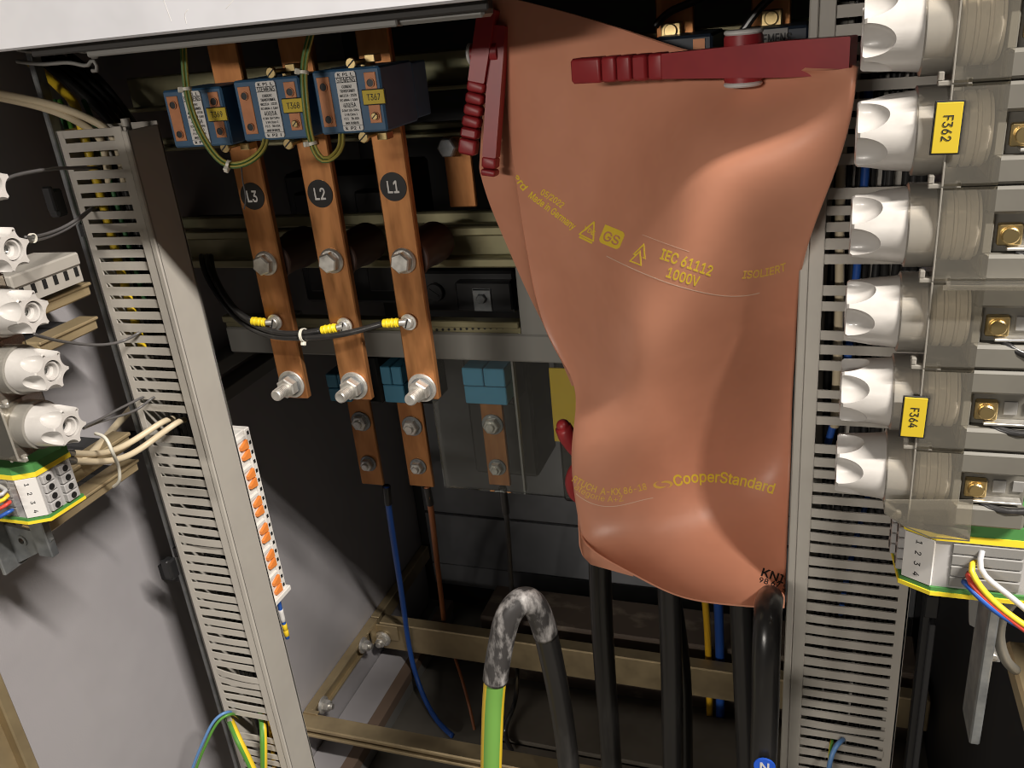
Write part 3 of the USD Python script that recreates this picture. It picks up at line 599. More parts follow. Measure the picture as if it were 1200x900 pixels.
# bottom left: the back layer hangs a little lower
bx = np.linspace(0, 1, 30); lx = np.interp(bx, [0, .12, .3, 1], [679.5, 683, 692, 742]); ly = np.interp(bx, [0, .12, .3, 1], [640, 652, 661, 675]); ux = np.interp(bx, [0, 1], [675, 742]); uy = np.interp(bx, [0, 1], [560, 640])
hh = np.linspace(0, 1, 14)[:, None]
bl.part('lower_fold', sheet(deproj(ux+(lx-ux)*hh, uy+(ly-uy)*hh, np.full((14, 30), 1.0)*np.interp(bx, [0, .3, 1], [.704, .712, .715]))), 'rubber', 60)
# print on the blanket, laid on its surface
gp = proj(BS.reshape(-1, 3))
LIFT = LinearNDInterpolator(gp, np.hstack([BS.reshape(-1, 3), BN.reshape(-1, 3)]))
def on_blanket(m, path, kx=1.0):
    """m: flat mesh in pixel units (x along the path, y up, z = lift in mm); path: pixel points."""
    path = np.array(path, float)
    L = np.r_[0, np.cumsum(np.linalg.norm(np.diff(path, axis=0), axis=1))]
    c = CubicSpline(L, path) if len(path) > 2 else None
    V = np.array(m.vertices); s = np.clip(V[:, 0], -50, L[-1]+50)
    if c is None: d = (path[1]-path[0])/L[-1]; q = path[0]+s[:, None]*d; dd = np.tile(d, (len(s), 1))
    else: q = c(s); dd = c(s, 1); dd /= np.linalg.norm(dd, axis=1)[:, None]
    up = np.stack([dd[:, 1], -dd[:, 0]], 1)
    r = LIFT(q+up*V[:, 1:2]); ok = ~np.isnan(r[:, 0])
    W = r[:, :3]+r[:, 3:]*(.00100+V[:, 2:3]*.001)
    F = np.array(m.faces); F = F[ok[F].all(1)]
    out = trimesh.Trimesh(np.where(ok[:, None], W, 0), F, process=False); out.remove_unreferenced_vertices(); return out
def dense(m, size=5.0):
    m = trimesh.Trimesh(*trimesh.remesh.subdivide_to_size(m.vertices, m.faces, size), process=False); return m
def btext(s, h, path, mat='print', bold=True, italic=0.0):
    L = np.sum(np.linalg.norm(np.diff(np.array(path, float), axis=0), axis=1))
    m = meshkit.text_mesh(s, h, .12, bold); w = m.bounds[1][0]-m.bounds[0][0]; m.apply_translation([-m.bounds[0][0], -h/2, 0]); m.apply_scale([L/w, 1, 1])
    if italic: m.vertices[:, 0] += m.vertices[:, 1]*italic
    bl.part('lettering', on_blanket(dense(m), path), mat, False)
def bshape(poly, path, mat='print', name='emblem'):
    m = dense(trimesh.creation.extrude_polygon(poly, .12)); bl.part(name, on_blanket(m, path), mat, False)
btext('05/2022', 7.0, [(635.5, 224), (648, 231.5), (661, 241)])
btext('Made in Germany', 8.0, [(622, 227), (648, 246), (675, 266)])
btext('ard', 8.0, [(605.5, 205), (611, 213), (617, 221)])
btext('IEC 61112', 12.0, [(776, 297), (806, 307), (834, 317)])
btext('1000V', 11.5, [(783, 318), (801, 324), (819, 329)])
btext('ISOLIERT', 8.5, [(870, 321), (896, 318), (921, 311)], 'printdim', italic=.3)
btext('CooperStandard', 12.5, [(789, 564), (820, 558), (850, 559.5), (880, 565), (908, 573)])
btext('RTUCH  A-KX 86-18', 7.5, [(673, 560), (685, 567), (699, 573), (726, 575), (757, 569)], 'printdim')
btext('ategorie A+Z', 7.0, [(676, 569), (690, 578), (706, 583), (730, 583)], 'printdim', bold=False)
def ring_of(p, t): return p.difference(p.buffer(-t))
tri = Polygon([(-9, -8), (9, -8), (0, 11)])
e = [(692, 271), (704, 277)]
bshape(ring_of(Polygon([(-9, -8), (9, -8), (0, 12)]).buffer(1.0), 1.8), e); bshape(sbox(-8, -12, 9, -9.6), e)
btext('VDE', 5.5, [(686, 266.5), (698, 273.5)])
# GS badge: filled rounded square with the two letters cut out
gm = meshkit.text_mesh('GS', 11, .1, True)
from shapely import union_all
cut = union_all([Polygon(gm.vertices[f][:, :2]) for f in gm.faces if abs(np.cross(gm.vertices[f[1]]-gm.vertices[f[0]], gm.vertices[f[2]]-gm.vertices[f[0]])[2]) > 1e-9 and gm.vertices[f][:, 2].min() > .05])
from shapely import affinity
cb = cut.bounds; cut = affinity.translate(cut, -(cb[0]+cb[2])/2, -(cb[1]+cb[3])/2)
gs = union_all([sbox(-13, -10, 13, 12).buffer(-5).buffer(5), sbox(-13, 2, -3, 12)]).difference(cut)
for g in (gs.geoms if hasattr(gs, 'geoms') else [gs]):
    if g.area > .3: bshape(g, [(718, 279), (730, 284)])
tri = Polygon([(-8, -9), (8, -9), (0, 8)])
bshape(ring_of(tri, 1.5), [(749, 300.5), (761, 305)]); bshape(ring_of(affinity.translate(tri, 0, 7), 1.5).difference(tri), [(751, 299), (763, 303.5)])
el = lambda cx, cy, a, b: affinity.translate(affinity.scale(Point(0, 0).buffer(1, 24), a, b), cx, cy)
for cres in (el(6, 0, 8, 4.2).difference(el(9, 1.2, 8, 3.4)), el(13, 0, 8, 4.2).difference(el(10, -1.2, 8, 3.4)).intersection(sbox(8, -6, 30, 6))):
    bshape(cres, [(767, 568), (779, 567)], 'printdim')
btext('KNIPEX', 9.5, [(893, 671), (905, 675), (948, 691)], 'ink')
btext('98 67 15', 6, [(890, 680), (904, 684), (928, 691)], 'ink')
def bline(path, w, m='filmedge'):
    L = np.sum(np.linalg.norm(np.diff(np.array(path, float), axis=0), axis=1))
    bl.part('film_edge', on_blanket(dense(trimesh.creation.extrude_polygon(sbox(0, -w/2, L, w/2), .06)), path), m, False)
bline([(712, 300), (726, 307), (770, 326), (808, 338), (840, 344.7), (890, 342)], .9)
bline([(754, 275), (781, 285), (808, 294)], .5)
bline([(676, 578), (693, 589), (712, 593), (735, 590), (765, 583)], .8)
# the part number and the emblem letters run on behind the cable and out of sight round the fold

# ------------------------------------------------------------------ red clamps
def clamp_jaw(t, name, pa, pb, h, depth, m='red', lead=.18, grips=5, glen=.38, up=Z, dirn=None):
    """A jaw from its grip end pa to its nose pb: a row of rounded finger grips, then a smooth bar."""
    pa, pb = np.array(pa), np.array(pb); L = np.linalg.norm(pb-pa); x = (pb-pa)/L
    y = np.array(up, float); y -= x*(x@y); y /= np.linalg.norm(y); T = frame(pa, x, y)
    h0, h1 = h
    pts = [(L*glen-.001, -h0*.46), (L*glen-.001, h0*.46), (L*.8, h1*.5), (L, h1*.5), (L, -h1*.5), (L*.8, -h1*.5)]
    bar = moved(trimesh.creation.extrude_polygon(Polygon(pts).buffer(-.001).buffer(.001), depth), T @ trimesh.transformations.translation_matrix([0, 0, -depth/2]))
    j = t.part(name, bar, m)
    ends = np.r_[0, np.linspace(lead*L*.72, L*glen, grips)]
    for a, b in zip(ends[:-1], ends[1:]):
        j.part('finger_grip', moved(box((a+.0002, -h0*.5, -depth*.54), (b-.0002, h0*.5, depth*.54), .0021), T), m, 45)
    return j, T, L
t = Thing('clamp', 'red plastic clamp lying level across the top of the blanket', 'clamp')
pa, pb = P(674, 83, y=.658), P(1000, 64, y=.592)
j, T, L = clamp_jaw(t, 'front_jaw', pa, pb, (.0175, .0215), .014)
pa2, pb2 = P(760, 74, y=.690), P(1000, 68, y=.640)
clamp_jaw(t, 'rear_jaw', pa2, pb2, (.0165, .019), .012)
c = P(871, 68, y=.622)
piv = t.part('pivot', cat(cyl(c-Z*.0145, c+Z*.0145, .012, 28), cyl(c-Z*.0135, c+Z*.0135, .0125, 28)), 'red')
piv.part('pivot_cap', cyl(c+Z*.0145, c+Z*.0175, .0125, 30, bev=.001), 'white', label='white pivot cap'); piv.part('pivot_cap', cyl(c-Z*.0175, c-Z*.0145, .0125, 30, bev=.001), 'white', label='white pivot cap')
t = Thing('clamp', 'dark red clamp hanging upright on the left edge of the blanket', 'clamp')
clamp_jaw(t, 'left_jaw', P(548, 181, y=.725), P(573, 10, y=.735), (.0160, .0155), .012, grips=6, glen=.52, up=X, lead=.16)
clamp_jaw(t, 'right_jaw', P(574, 206, y=.728), P(586, 30, y=.738), (.0135, .0135), .012, grips=2, glen=.14, up=X, lead=.07)
c = P(566, 62, y=.735)
t.part('pivot_cap', cyl(c-X*.0125, c-X*.0095, .009, 24, bev=.0008), 'white', label='white pivot cap'); t.part('pivot', cyl(c-X*.0096, c+X*.014, .008, 20), 'red')
t = Thing('clamp', 'red clamp with rounded grips half hidden behind the lower left edge of the blanket', 'clamp')
yc = .735
for nm, path, r in (('upper_grip', [(660, 500), (664, 509), (671, 522), (678, 532), (686, 540)], (.0085, .0095, .0080, .0065, .006)), ('lower_grip', [(681, 540), (672, 556), (671, 568), (676, 580), (688, 588)], (.005, .0068, .0075, .0075, .006))):
    t.part(nm, tube(pix(path, yc), r, 14), 'redlit', True)
t.part('jaw', tube(pix([(681, 536), (700, 538), (725, 542)], yc+.003), .008, 12), 'redlit', True)
c = P(660, 499, y=yc); t.part('grip_end', trimesh.creation.icosphere(2, .0068).apply_translation(c), 'redlit', True)

# ------------------------------------------------------------------ heavy black cables under and in front of the blanket
cabs = [('thick black cable coming down beneath the left corner of the blanket', [(705, 560), (703, 650), (706, 740), (712, 830), (719, 930)], [.785, .785, .785, .785, .785], .0129),
        ('thick black cable coming down beneath the middle of the blanket', [(782, 600), (784, 690), (787, 780), (788, 860), (789, 940)], [.775, .775, .775, .775, .775], .0125),
        ('black cable in the shade just left of the cable with the round blue tag', [(868, 600), (868, 700), (872, 800), (877, 940)], [.785, .785, .785, .785], .0120),
        ('black cable in deep shade behind the middle cable', [(770, 600), (785, 690), (798, 780), (801, 860), (803, 940)], [.825, .825, .825, .825, .825], .0112)]
for lab, pts, yd, r in cabs:
    single('power_cable', tube(pix(pts, yd), r, 20), 'cable', lab, 'cable', smooth=True)
t = Thing('neutral_cable', 'thick scuffed black cable with a round blue tag lettered N beside the right duct', 'cable')
t.part('insulation', tube(pix([(903, 700), (902.5, 701), (901.5, 705), (900, 718), (898, 760), (897, 820), (895, 880), (893, 960)], [.655, .640, .618, .592, .575, .57, .57, .57]), .0112, 24), 'cable', True)
c = P(896, 897, y=.556); nrm = (EYE-c)*[1, 1, 0]; nrm /= np.linalg.norm(nrm); sx = np.cross(Z, nrm); sx = sx if sx[0] > 0 else -sx
d = t.part('tag', cyl(c, c+nrm*.0016, .0088, 32, bev=.0003), 'tagblue', label='round blue tag')
d.part('lettering', text('N', .0085, c+nrm*.0017, sx, Z, .0003, True), 'white', False)
# earth cable with a grey sleeve, bent over
t = Thing('earth_cable', 'thick green-yellow earth cable with a dusty black sleeve bent over into a loop', 'cable')
lp = [(574, 960), (576, 880), (580, 800), (589, 745), (599, 716), (614, 703), (628, 712), (640, 745), (652, 800), (662, 860), (672, 950)]
ly_ = [.600, .60, .60, .602, .605, .612, .622, .632, .642, .652, .66]
full = spline(pix(lp, ly_), .003); q = proj(full); ks = int(np.argmax(q[:, 1] < 797)); kt = int(np.argmax(q[:, 0] > 640))
straight = tube(full[:ks+2], .0108, 64, raw=True)
side = straight.face_normals@RIGHT                # two yellow bands run down the flanks of the green core
for nm, pick, c_ in (('yellow_stripe', np.abs(side-.02) > .74, 'yel'), ('green_stripe', np.abs(side-.02) <= .74, 'lime')):
    m_ = trimesh.Trimesh(straight.vertices.copy(), straight.faces[pick], process=False); m_.remove_unreferenced_vertices(); t.part(nm, m_, c_, True)
t.part('sleeve', cat(tube(full[ks:kt], .0122, 28, raw=True)), 'dusty', True, label='dusty black shrink sleeve')
t.part('insulation', tube(full[kt-2:], .0116, 24, raw=True), 'cable', True)
t = Thing('wire_pair', 'amber wire and blue wire tied together behind the heavy cables', 'wire')
wp = pix([(826, 700), (829, 740), (831, 800), (832, 860), (832, 950)], 1.168); t.part('amber_wire', tube(wp, .0056, 12), 'amber', True)
wq = pix([(841, 690), (843, 740), (844, 800), (844, 860), (844, 950)], 1.168); t.part('blue_wire', tube(wq, .0075, 12), 'bluewire', True)
cc = P(838, 857, y=1.168); t.part('cable_tie', cat([cyl(cc+X*s*.012, cc-X*s*.004-Y*.009, .0015, 8) for s in (-1, 1)], [trimesh.creation.icosphere(1, .0022).apply_translation(cc+X*.011)], ringtie(cc, Z, .0150, .004)), 'tie')

# ------------------------------------------------------------------ dim gear above the blanket
for i, (xa, xb, sx_, sy_, lab) in enumerate(((768, 813, 786, 36, 'dim copper busbar with a brass screw, left of two above the red clamp'), (880, 927, 904, 21, 'dim copper busbar with a brass screw, right of two above the red clamp'))):
    t = Thing('busbar', lab, 'busbar'); a, b = P(xa, 20, y=.76), P(xb, 20, y=.76)
    t.part('bar', box((a[0], .76, .95), (b[0], .768, 1.45), .001), 'copper')
    c = P(sx_, sy_, y=.748); s = t.part('terminal', box(c+[-.008, 0, -.006], c+[.008, .012, .006], .001), 'brass'); s.part('screw', cyl(c, c-Y*.003, .0052, 20, bev=.0006), 'brass')
    single('thin_cable', tube(pix([((768, 30), (868, 40))[i], ((785, 14), (885, 16))[i], ((812, 2), (905, -4))[i], ((840, -14), (930, -20))[i]], .74), .003, 10), 'cable', ('thin black cable curving over the left dim busbar', 'thin black cable curving over the right dim busbar')[i], 'cable')
t = Thing('current_transformer', 'dark blue current transformer with a grey type plate, in the shade above the red clamp', 'current transformer')
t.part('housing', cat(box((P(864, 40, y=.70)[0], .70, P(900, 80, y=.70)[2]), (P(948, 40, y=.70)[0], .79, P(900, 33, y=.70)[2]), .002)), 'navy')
tp = t.part('type_plate', box((P(888, 42, y=.699)[0], .6985, P(905, 70, y=.699)[2]), (P(923, 40, y=.699)[0], .7005, P(905, 34, y=.699)[2])), 'mid', False)
tp.part('lettering', text('SIEMENS', .006, P(905, 45, y=.6983), X, Z, .0003, True, fit=.026), 'ink', False)
t = Thing('current_transformer', 'dark blue current transformer in the shade behind the top edge of the blanket', 'current transformer')
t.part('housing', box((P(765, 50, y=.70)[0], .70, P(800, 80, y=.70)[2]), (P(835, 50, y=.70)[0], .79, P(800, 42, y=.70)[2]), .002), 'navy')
t.part('terminal_strip', box((P(812, 50, y=.699)[0], .699, P(800, 78, y=.7)[2]), (P(826, 50, y=.699)[0], .7005, P(800, 47, y=.70)[2])), 'coppersheet', False)
t = Thing('grey_duct_end', 'pale grey upright profile standing above the right end of the red clamp', 'profile')
a, b = P(957, 40, y=.66), P(990, 40, y=.66)
t.part('profile', cat(box((a[0], .66, P(970, 60, y=.66)[2]), (a[0]+.020, .69, P(970, 4, y=.66)[2]), .001), box((a[0]+.0235, .66, P(970, 60, y=.66)[2]), (b[0]+.001, .69, P(970, 4, y=.66)[2]), .001), box((a[0]+.001, .672, P(970, 60, y=.66)[2]), (b[0], .691, P(970, 4, y=.66)[2]-.002))), 'base')
# ------------------------------------------------------------------ screw-cap fuse holders
def to_axis(m, c, s):
    """Local frame: +z runs from the cap's front face inwards; s=+1: cap faces +x, s=-1: cap faces -x."""
    return moved(m, frame(c, Y*s if s > 0 else Y, Z)) if False else moved(m, frame(c, (Y if s < 0 else -Y), Z))
_caps = {}
def cap_mesh(R, L, rot, tab=True):
    key = (round(R, 5), round(L, 5), round(rot, 3))
    prof = [(0, 0), (R*.90, 0), (R*.955, R*.06), (R*.98, L*.35), (R*1.02, L*.62), (R*1.055, L*.8), (R*1.055, L), (0, L)]
    man = m3.Manifold.revolve(m3.CrossSection([prof]), 72)
    for k in range(6):
        a = rot+k*math.pi/3
        e = m3.Manifold.sphere(1.0, 40).scale([R*.46, R*.50, L*.47]).translate([R*1.09, 0, -L*.02]).rotate([0, 0, math.degrees(a)])
        man = man-e
        if k in (0, 1): man = man-m3.Manifold.cylinder(L*.08, R*.075, R*.075, 14).translate([R*.80*math.cos(a+math.pi/6), R*.80*math.sin(a+math.pi/6), -L*.01])
    man = man-m3.Manifold.cylinder(L*.36+.001, R*.50, R*.46, 40).translate([0, 0, -.001])
    return tm(man)
def fuse(lab, group, c, s, R, L, rot, span, detail_side=True, term=None):
    t = Thing('fuse_holder', lab, 'fuse holder', group)
    A = lambda m: to_axis(m, c, s)
    cp = t.part('screw_cap', A(cap_mesh(R, L, rot)), 'ceramic', 28, label='white scalloped screw cap')
    cp.part('cup', A(trimesh.creation.revolve([(0, L*.34), (R*.20, L*.34), (R*.22, L*.20), (R*.34, L*.17), (R*.36, L*.06), (R*.44, L*.05), (R*.455, L*.35), (0, L*.352)], sections=36)), 'ceramic', 30)
    w = cp.part('sight_glass', A(moved(trimesh.creation.cylinder(R*.19, .001, sections=24), trimesh.transformations.translation_matrix([0, 0, L*.27]))), 'pane', False, label='small round sight glass')
    w.part('fuse_tip', A(moved(trimesh.creation.icosphere(2, R*.10), trimesh.transformations.translation_matrix([0, 0, L*.32]))), 'steel', True) if False else None
    cp.part('fuse_tip', A(moved(trimesh.creation.icosphere(2, R*.11), trimesh.transformations.translation_matrix([R*.03, 0, L*.31]))), 'steel', True)
    t.part('collar', A(trimesh.creation.revolve([(R*1.07, L*.80), (R*1.17, L*.82), (R*1.17, L*1.22), (R*1.07, L*1.22), (R*1.07, L*.80)], sections=44)), 'smoky', 35, label='translucent collar')
    rp = [(0, L*.98)]
    for k in range(5): z0 = L*(1.0+.17*k); rp += [(R*.98, z0), (R*.98, z0+L*.10), (R*.90, z0+L*.12), (R*.90, z0+L*.16)]
    rp += [(0, L*1.86)]
    t.part('threaded_socket', A(trimesh.creation.revolve(rp, sections=36)), 'rib', 25)
    h = span/2-.0003
    def B(a0, a1, y0, y1, z0, z1, b=.0008):      # along the axis from the cap's face, depth (towards +y), height
        xa, xb = c[0]-s*a0, c[0]-s*a1
        return box((xa, c[1]+y0, c[2]+z0), (xb, c[1]+y1, c[2]+z1), b)
    D = R*1.22
    t.part('clear_housing', cat(B(L*1.20, L*1.23, -D, D, -h, h, 0), B(L*1.23, L*1.95, -D, -D+.0012, -h, h, 0), B(L*1.23, L*1.95, -D, D, h-.0011, h, 0), B(L*1.23, L*1.95, -D, D, -h, -h+.0011, 0)), 'clearp', False, label='clear plastic housing')
    t.part('housing_edge', B(L*1.195, L*1.225, -D-.0004, -D+.0014, -h, h, .0003), 'smoky', False)
    t.part('latch', cat(B(L*1.02, L*1.45, -D*.98, -D*.80, -h-.001, -h+.0012, .0004), B(L*1.02, L*1.10, -D*.98, -D*.80, -h+.0012, -h+.005, .0004), B(L*1.40, L*1.47, -D*1.0, -D*.78, -h-.002, -h+.002, .0004)), 'smoky', False)
    b0, b1 = L*1.86, L*3.0
    bs = t.part('base', cat(B(b0, b1, -R*.72, R*1.2, -h, h, .001), B(b0, b1*.98, -R*1.20, -R*.70, h*.42, h, .0015), B(b0-.004*0, b1, -R*1.20, -R*.70, -h, -h*.44, .0015), B(b0, b0+.004, -R*1.0, -R*.70, -h*.45, h*.43, .0005)), 'base')
    yy = -R*.74
    tz = -h*.10
    k = bs.part('terminal', cat(B(b0+.006, b0+.016, yy-.004, yy, tz-.004, tz+.006, .0006)), 'brass')
    k.part('screw', cyl(*[np.array([c[0]-s*(b0+.011), c[1]+q, c[2]+tz+.001]) for q in (yy-.004, yy-.0065)], .0038, 18, bev=.0006), 'brass')
    bs.part('terminal_plate', B(b0+.010, b0+.032, yy-.006, yy, tz-.0058, tz-.0046, .0002), 'steel')
    bs.part('terminal_well', cat(B(b0+.019, b0+.025, yy-.0008, yy+.0002, tz-.002, tz+.005, .0002), B(b0+.028, b0+.033, yy-.0008, yy+.0002, tz-.001, tz+.005, .0002)), 'mid', False)
    if term:
        xa = c[0]-s*(b0+.014)
        p0 = np.array([xa, c[1]+yy-.004, c[2]+tz-.007]); q = [p0]+[p0+np.array([-s*a, -b, d]) for a, b, d in term]
        t.part('lead', tube(q, .0019, 10), 'cable', True, label='black lead')
    return t
FY_, FPITCH = .45, .0438
ords = ['topmost', 'second', 'third', 'fourth', 'fifth', 'lowest']
rc = [(1012, 40), (1005, 155), (997, 265), (990, 365), (985, 458), (978, 540)]
RR, RL = .0172, .0300
rfuse = []
fz = [P(a, b, y=FY_)[2] for a, b in rc]; fz = np.polyval(np.polyfit(range(6), fz, 1), range(6)); RP = fz[0]-fz[1]
leads = [((.012, .002, .003), (.05, -.002, .012), (.09, 0, .016)), ((.012, .002, .004), (.04, 0, .012), (.09, .01, .010)), ((.012, .002, -.002), (.04, 0, .003), (.09, .005, .005)), ((.008, .003, -.004), (.03, .002, -.010), (.09, 0, -.018)), ((.012, .003, -.002), (.04, 0, .003), (.09, .004, .014)), ((.012, .003, -.002), (.04, 0, .0), (.09, .004, -.014))]
for k in range(6):
    f = fuse(f'{ords[k]} of six white fuse holders in the column on the right', 'right fuse column', np.array([.0183, FY_, fz[k]]), -1, RR, RL, (.15, .42, .30, .05, .62, .85)[k], RP, term=leads[k])
    rfuse.append(f)
def tag(t, c, x, y, w, h, s):
    """A yellow marker lettered along its length."""
    n = np.cross(x, y); g = t.part('marker', obox((w, h, .001), frame(c, x, y), .0002), 'yellow', False, label='yellow marker')
    g.part('border', obox((w+.0014, h+.0014, .0008), frame(c-n*.0003, x, y), .0002), 'ink', False)
    g.part('lettering', text(s, h*.38, c+n*.00055, x, y, .0002, fit=w*.5), 'ink', False)
for k, (px, py), s, tilt in ((1, (1110, 150), 'F362', .10), (4, (1071, 489), 'F364', -.10)):
    c = P(px, py, y=FY_-RR*1.22-.0022)
    dn = -Z+X*(-.02+0*tilt); dn /= np.linalg.norm(dn); yv = X+Y*.25*np.sign(tilt)*.3
    tag(rfuse[k], c, dn, X+Z*(.0), .0215, .0105, s)
# shelf and skirt of the clear covers
def slab(name, lab, pts, th, m, cat_='cover'):
    V = np.array(pts, float); n = np.cross(V[1]-V[0], V[2]-V[0]); n /= np.linalg.norm(n)
    W = np.vstack([V, V+n*th]); k = len(V)
    F = [(0, i, i+1) for i in range(1, k-1)]+[(k, k+i+1, k+i) for i in range(1, k-1)]
    for i in range(k): j = (i+1) % k; F += [(i, j, j+k), (i, j+k, i+k)]
    mm = trimesh.Trimesh(W, F, process=False); mm.fix_normals(); return mm
zsh = (fz[2]+fz[3])/2
single('clear_shelf', cat(box((.060, FY_-.030, zsh-.0006), (.104, FY_+.02, zsh+.0006)), box((.058, FY_-.0305, zsh-.001), (.104, FY_-.0290, zsh+.001))), 'clearp', 'clear plastic shelf dividing the right fuse column in two', 'cover', smooth=False)
ys = FY_-.026
sk = [P(1038, 585, y=ys), P(1036, 600, y=ys), P(1062, 617, y=ys), P(1090, 629, y=ys), P(1136, 633, y=ys), P(1140, 585, y=ys)]
single('clear_skirt', cat(slab('', '', sk, .0014, ''), slab('', '', [sk[1], sk[2], sk[2]+Y*.04, sk[1]+Y*.04], .0012, ''), slab('', '', [sk[2], sk[4], sk[4]+Y*.04, sk[2]+Y*.04], .0012, '')), 'clearp', 'clear plastic skirt below the lowest fuse holder of the right column', 'cover', smooth=False)
# left column
lf = P(17, 291, y=FY_)
lz = [P(a, b, x=-.525)[2] for a, b in ((-3, 213), (17, 291), (37, 370), (61, 435), (83, 499))]; lz = np.polyval(np.polyfit(range(5), lz, 1), range(5)); LP = lz[0]-lz[1]
lords = ['topmost', 'second', 'third', 'fourth', 'lowest']
for k in range(5):
    fuse(f'{lords[k]} of five white fuse holders in the column at the left edge', 'left fuse column', np.array([-.525, FY_, lz[k]]), 1, RR*.94, .034, (.35, .35, .35, .75, .80)[k], LP, term=None)
# mounting rails of both columns
single('fuse_rail', box((-.640, FY_+.020, .80), (-.634, FY_+.050, 1.6), .001), 'gold', 'upright gold rail carrying the left fuse holders', 'rail')
single('fuse_rail', box((.108, FY_+.021, .70), (.114, FY_+.052, 1.6), .001), 'zinc', 'upright grey rail carrying the right fuse holders', 'rail')

# ------------------------------------------------------------------ terminal blocks 1 to 4
def terminal_block(lab, o, s, wires, zt_, zb_):
    """o: corner where the lettered slanting face starts; s=+1 inner side at +x."""
    t = Thing('terminal_block', lab, 'terminal block', 'lettered terminal blocks')
    H = zt_-zb_; x = lambda a: o[0]+s*a
    body = [(x(-.055), o[1]), (x(-.004), o[1]), (x(.010), o[1]+.008), (x(.012), o[1]+.040), (x(-.055), o[1]+.040)]
    def ex(pts, z0, z1): return extr(pts, z1-z0, [0, 0, z0], X, Y)
    t.part('body', ex(body, zb_+.005, zt_-.005), 'termgrey', False)
    big = Polygon(body).buffer(.0015, join_style=2)
    t.part('lower_plate', ex(big, zb_+.0025, zb_+.005), 'termgreen', False); t.part('lower_plate', ex(Polygon(body).buffer(.0022, join_style=2), zb_, zb_+.0025), 'termyel', False)
    t.part('upper_plate', ex(big, zt_-.005, zt_-.001), 'termyel', False); t.part('upper_plate', ex(Polygon(body).buffer(.001, join_style=2), zt_-.001, zt_+.006), 'termgreen', False)
    a, b = np.array([x(-.004), o[1]]), np.array([x(.010), o[1]+.008])
    e = np.r_[b-a, 0]; Lw = np.linalg.norm(e); e /= Lw; n = np.array([e[1], -e[0], 0])*s; n = n if n[1] < 0 else -n
    m0 = np.r_[(a+b)/2, (zt_+zb_)/2]; xd = e*s if s > 0 else -e*-1
    xd = np.cross(Z, n)
    lb = t.part('marker_strip', obox((Lw*1.0, H-.011, .0016), frame(m0+n*.0008, xd, Z), .0002), 'white', False, label='white strip lettered 1 2 3 4')
    for k in range(4):
        lb.part('lettering', text(str(k+1), .0034, m0+n*.0017+Z*((1.5-k)*(H-.013)/4), Z*-1 if False else -Z, xd, .0002), 'ink', False)
    for k in range(4):
        z = (zt_+zb_)/2+(1.5-k)*(H-.012)/4; hz = (H-.012)/8-.0004
        for y0, w, dx in ((.010, .011, .0135), (.025, .012, .0155)):
            g = t.part('clamp_unit', box((x(.008), o[1]+y0, z-hz), (x(dx), o[1]+y0+w, z+hz), .0007), 'termgrey', False)
            g.part('screw_well', cyl([x(dx)-s*.0008, o[1]+y0+w*.5, z], [x(dx)+s*.0003, o[1]+y0+w*.5, z], hz*.72, 16), 'ink', False)
        t.part('wire_entry', box((x(-.046), o[1]-.0012, z-hz), (x(-.012), o[1]+.001, z+hz), .0005), 'mid', False)
    for nm, m_, k, pts in wires:
        z = (zt_+zb_)/2+(1.5-k)*(H-.012)/4
        p = np.array([x(-.026+.002*k), o[1]-.0006, z])
        t.part('wire', tube([p]+pts, .0016, 10), m_, True, label=nm+' wire')
    return t
q0 = P(21, 574, y=.437); zL1, zL0 = P(45, 556, y=.44)[2], P(48, 612, y=.44)[2]
terminal_block('green and yellow edged terminal block, white 1 2 3 4 strip, under the left fuses', np.array([q0[0]+.004, .437, 0]), 1, [
    ('yellow', 'yel', 1, pix([(8, 583), (-15, 594)], [.425, .42])), ('red', 'redwire', 2, pix([(10, 590), (-15, 604)], [.425, .42])), ('blue', 'bluewire', 3, pix([(12, 599), (-15, 614)], [.425, .42])), ('pale grey', 'palewire', 0, pix([(6, 577), (-15, 584)], [.425, .42]))], zL1, zL0)
q1 = P(1087, 640, y=.437); zR1, zR0 = P(1090, 618, y=.44)[2], P(1080, 690, y=.44)[2]
terminal_block('green and yellow edged terminal block, white 1 2 3 4 strip, under the right fuses', np.array([q1[0], .437, 0]), -1, [
    ('yellow', 'yel', 1, pix([(1138, 666), (1160, 700), (1225, 748)], [.43, .425, .42])), ('red', 'redwire', 2, pix([(1135, 678), (1160, 706), (1225, 755)], [.43, .425, .42])), ('blue', 'bluewire', 3, pix([(1132, 684), (1152, 704), (1185, 728), (1225, 750)], [.43, .425, .423, .42])), ('pale grey', 'palewire', 0, pix([(1150, 668), (1180, 696), (1225, 735)], [.43, .427, .42]))], zR1, zR0)
# bracket below the left block
t = Thing('mounting_bracket', 'dull grey metal bracket with one round hole under the left terminal block', 'bracket')
yb_ = .462
bp = [P(a, b, y=yb_) for a, b in ((6, 614), (40, 622), (62, 632), (58, 641), (20, 660), (14, 658))]
pol = Polygon([(p[0], p[2]) for p in bp]); hc = P(28, 632, y=yb_)
pol2 = pol.difference(Point(hc[0], hc[2]).buffer(.0030))
t.part('plate', moved(trimesh.creation.extrude_polygon(pol2, .003), np.array([[1, 0, 0, 0], [0, 0, -1, yb_+.0015], [0, 1, 0, 0], [0, 0, 0, 1.0]])), 'zinc', False)
t.part('flange', box((bp[0][0]-.004, yb_-.016, bp[4][2]-.002), (bp[0][0], yb_+.01, bp[0][2]+.004), .001), 'zinc')
t.part('eyelet', lathe([(.0030, -.001), (.0052, -.001), (.0052, .001), (.0030, .001), (.0030, -.001)], hc-Y*.002, Y, 24), 'zinc')
t.part('rib', box(P(47, 612, y=yb_-.004), P(54, 646, y=yb_+.004), .001), 'zinc')

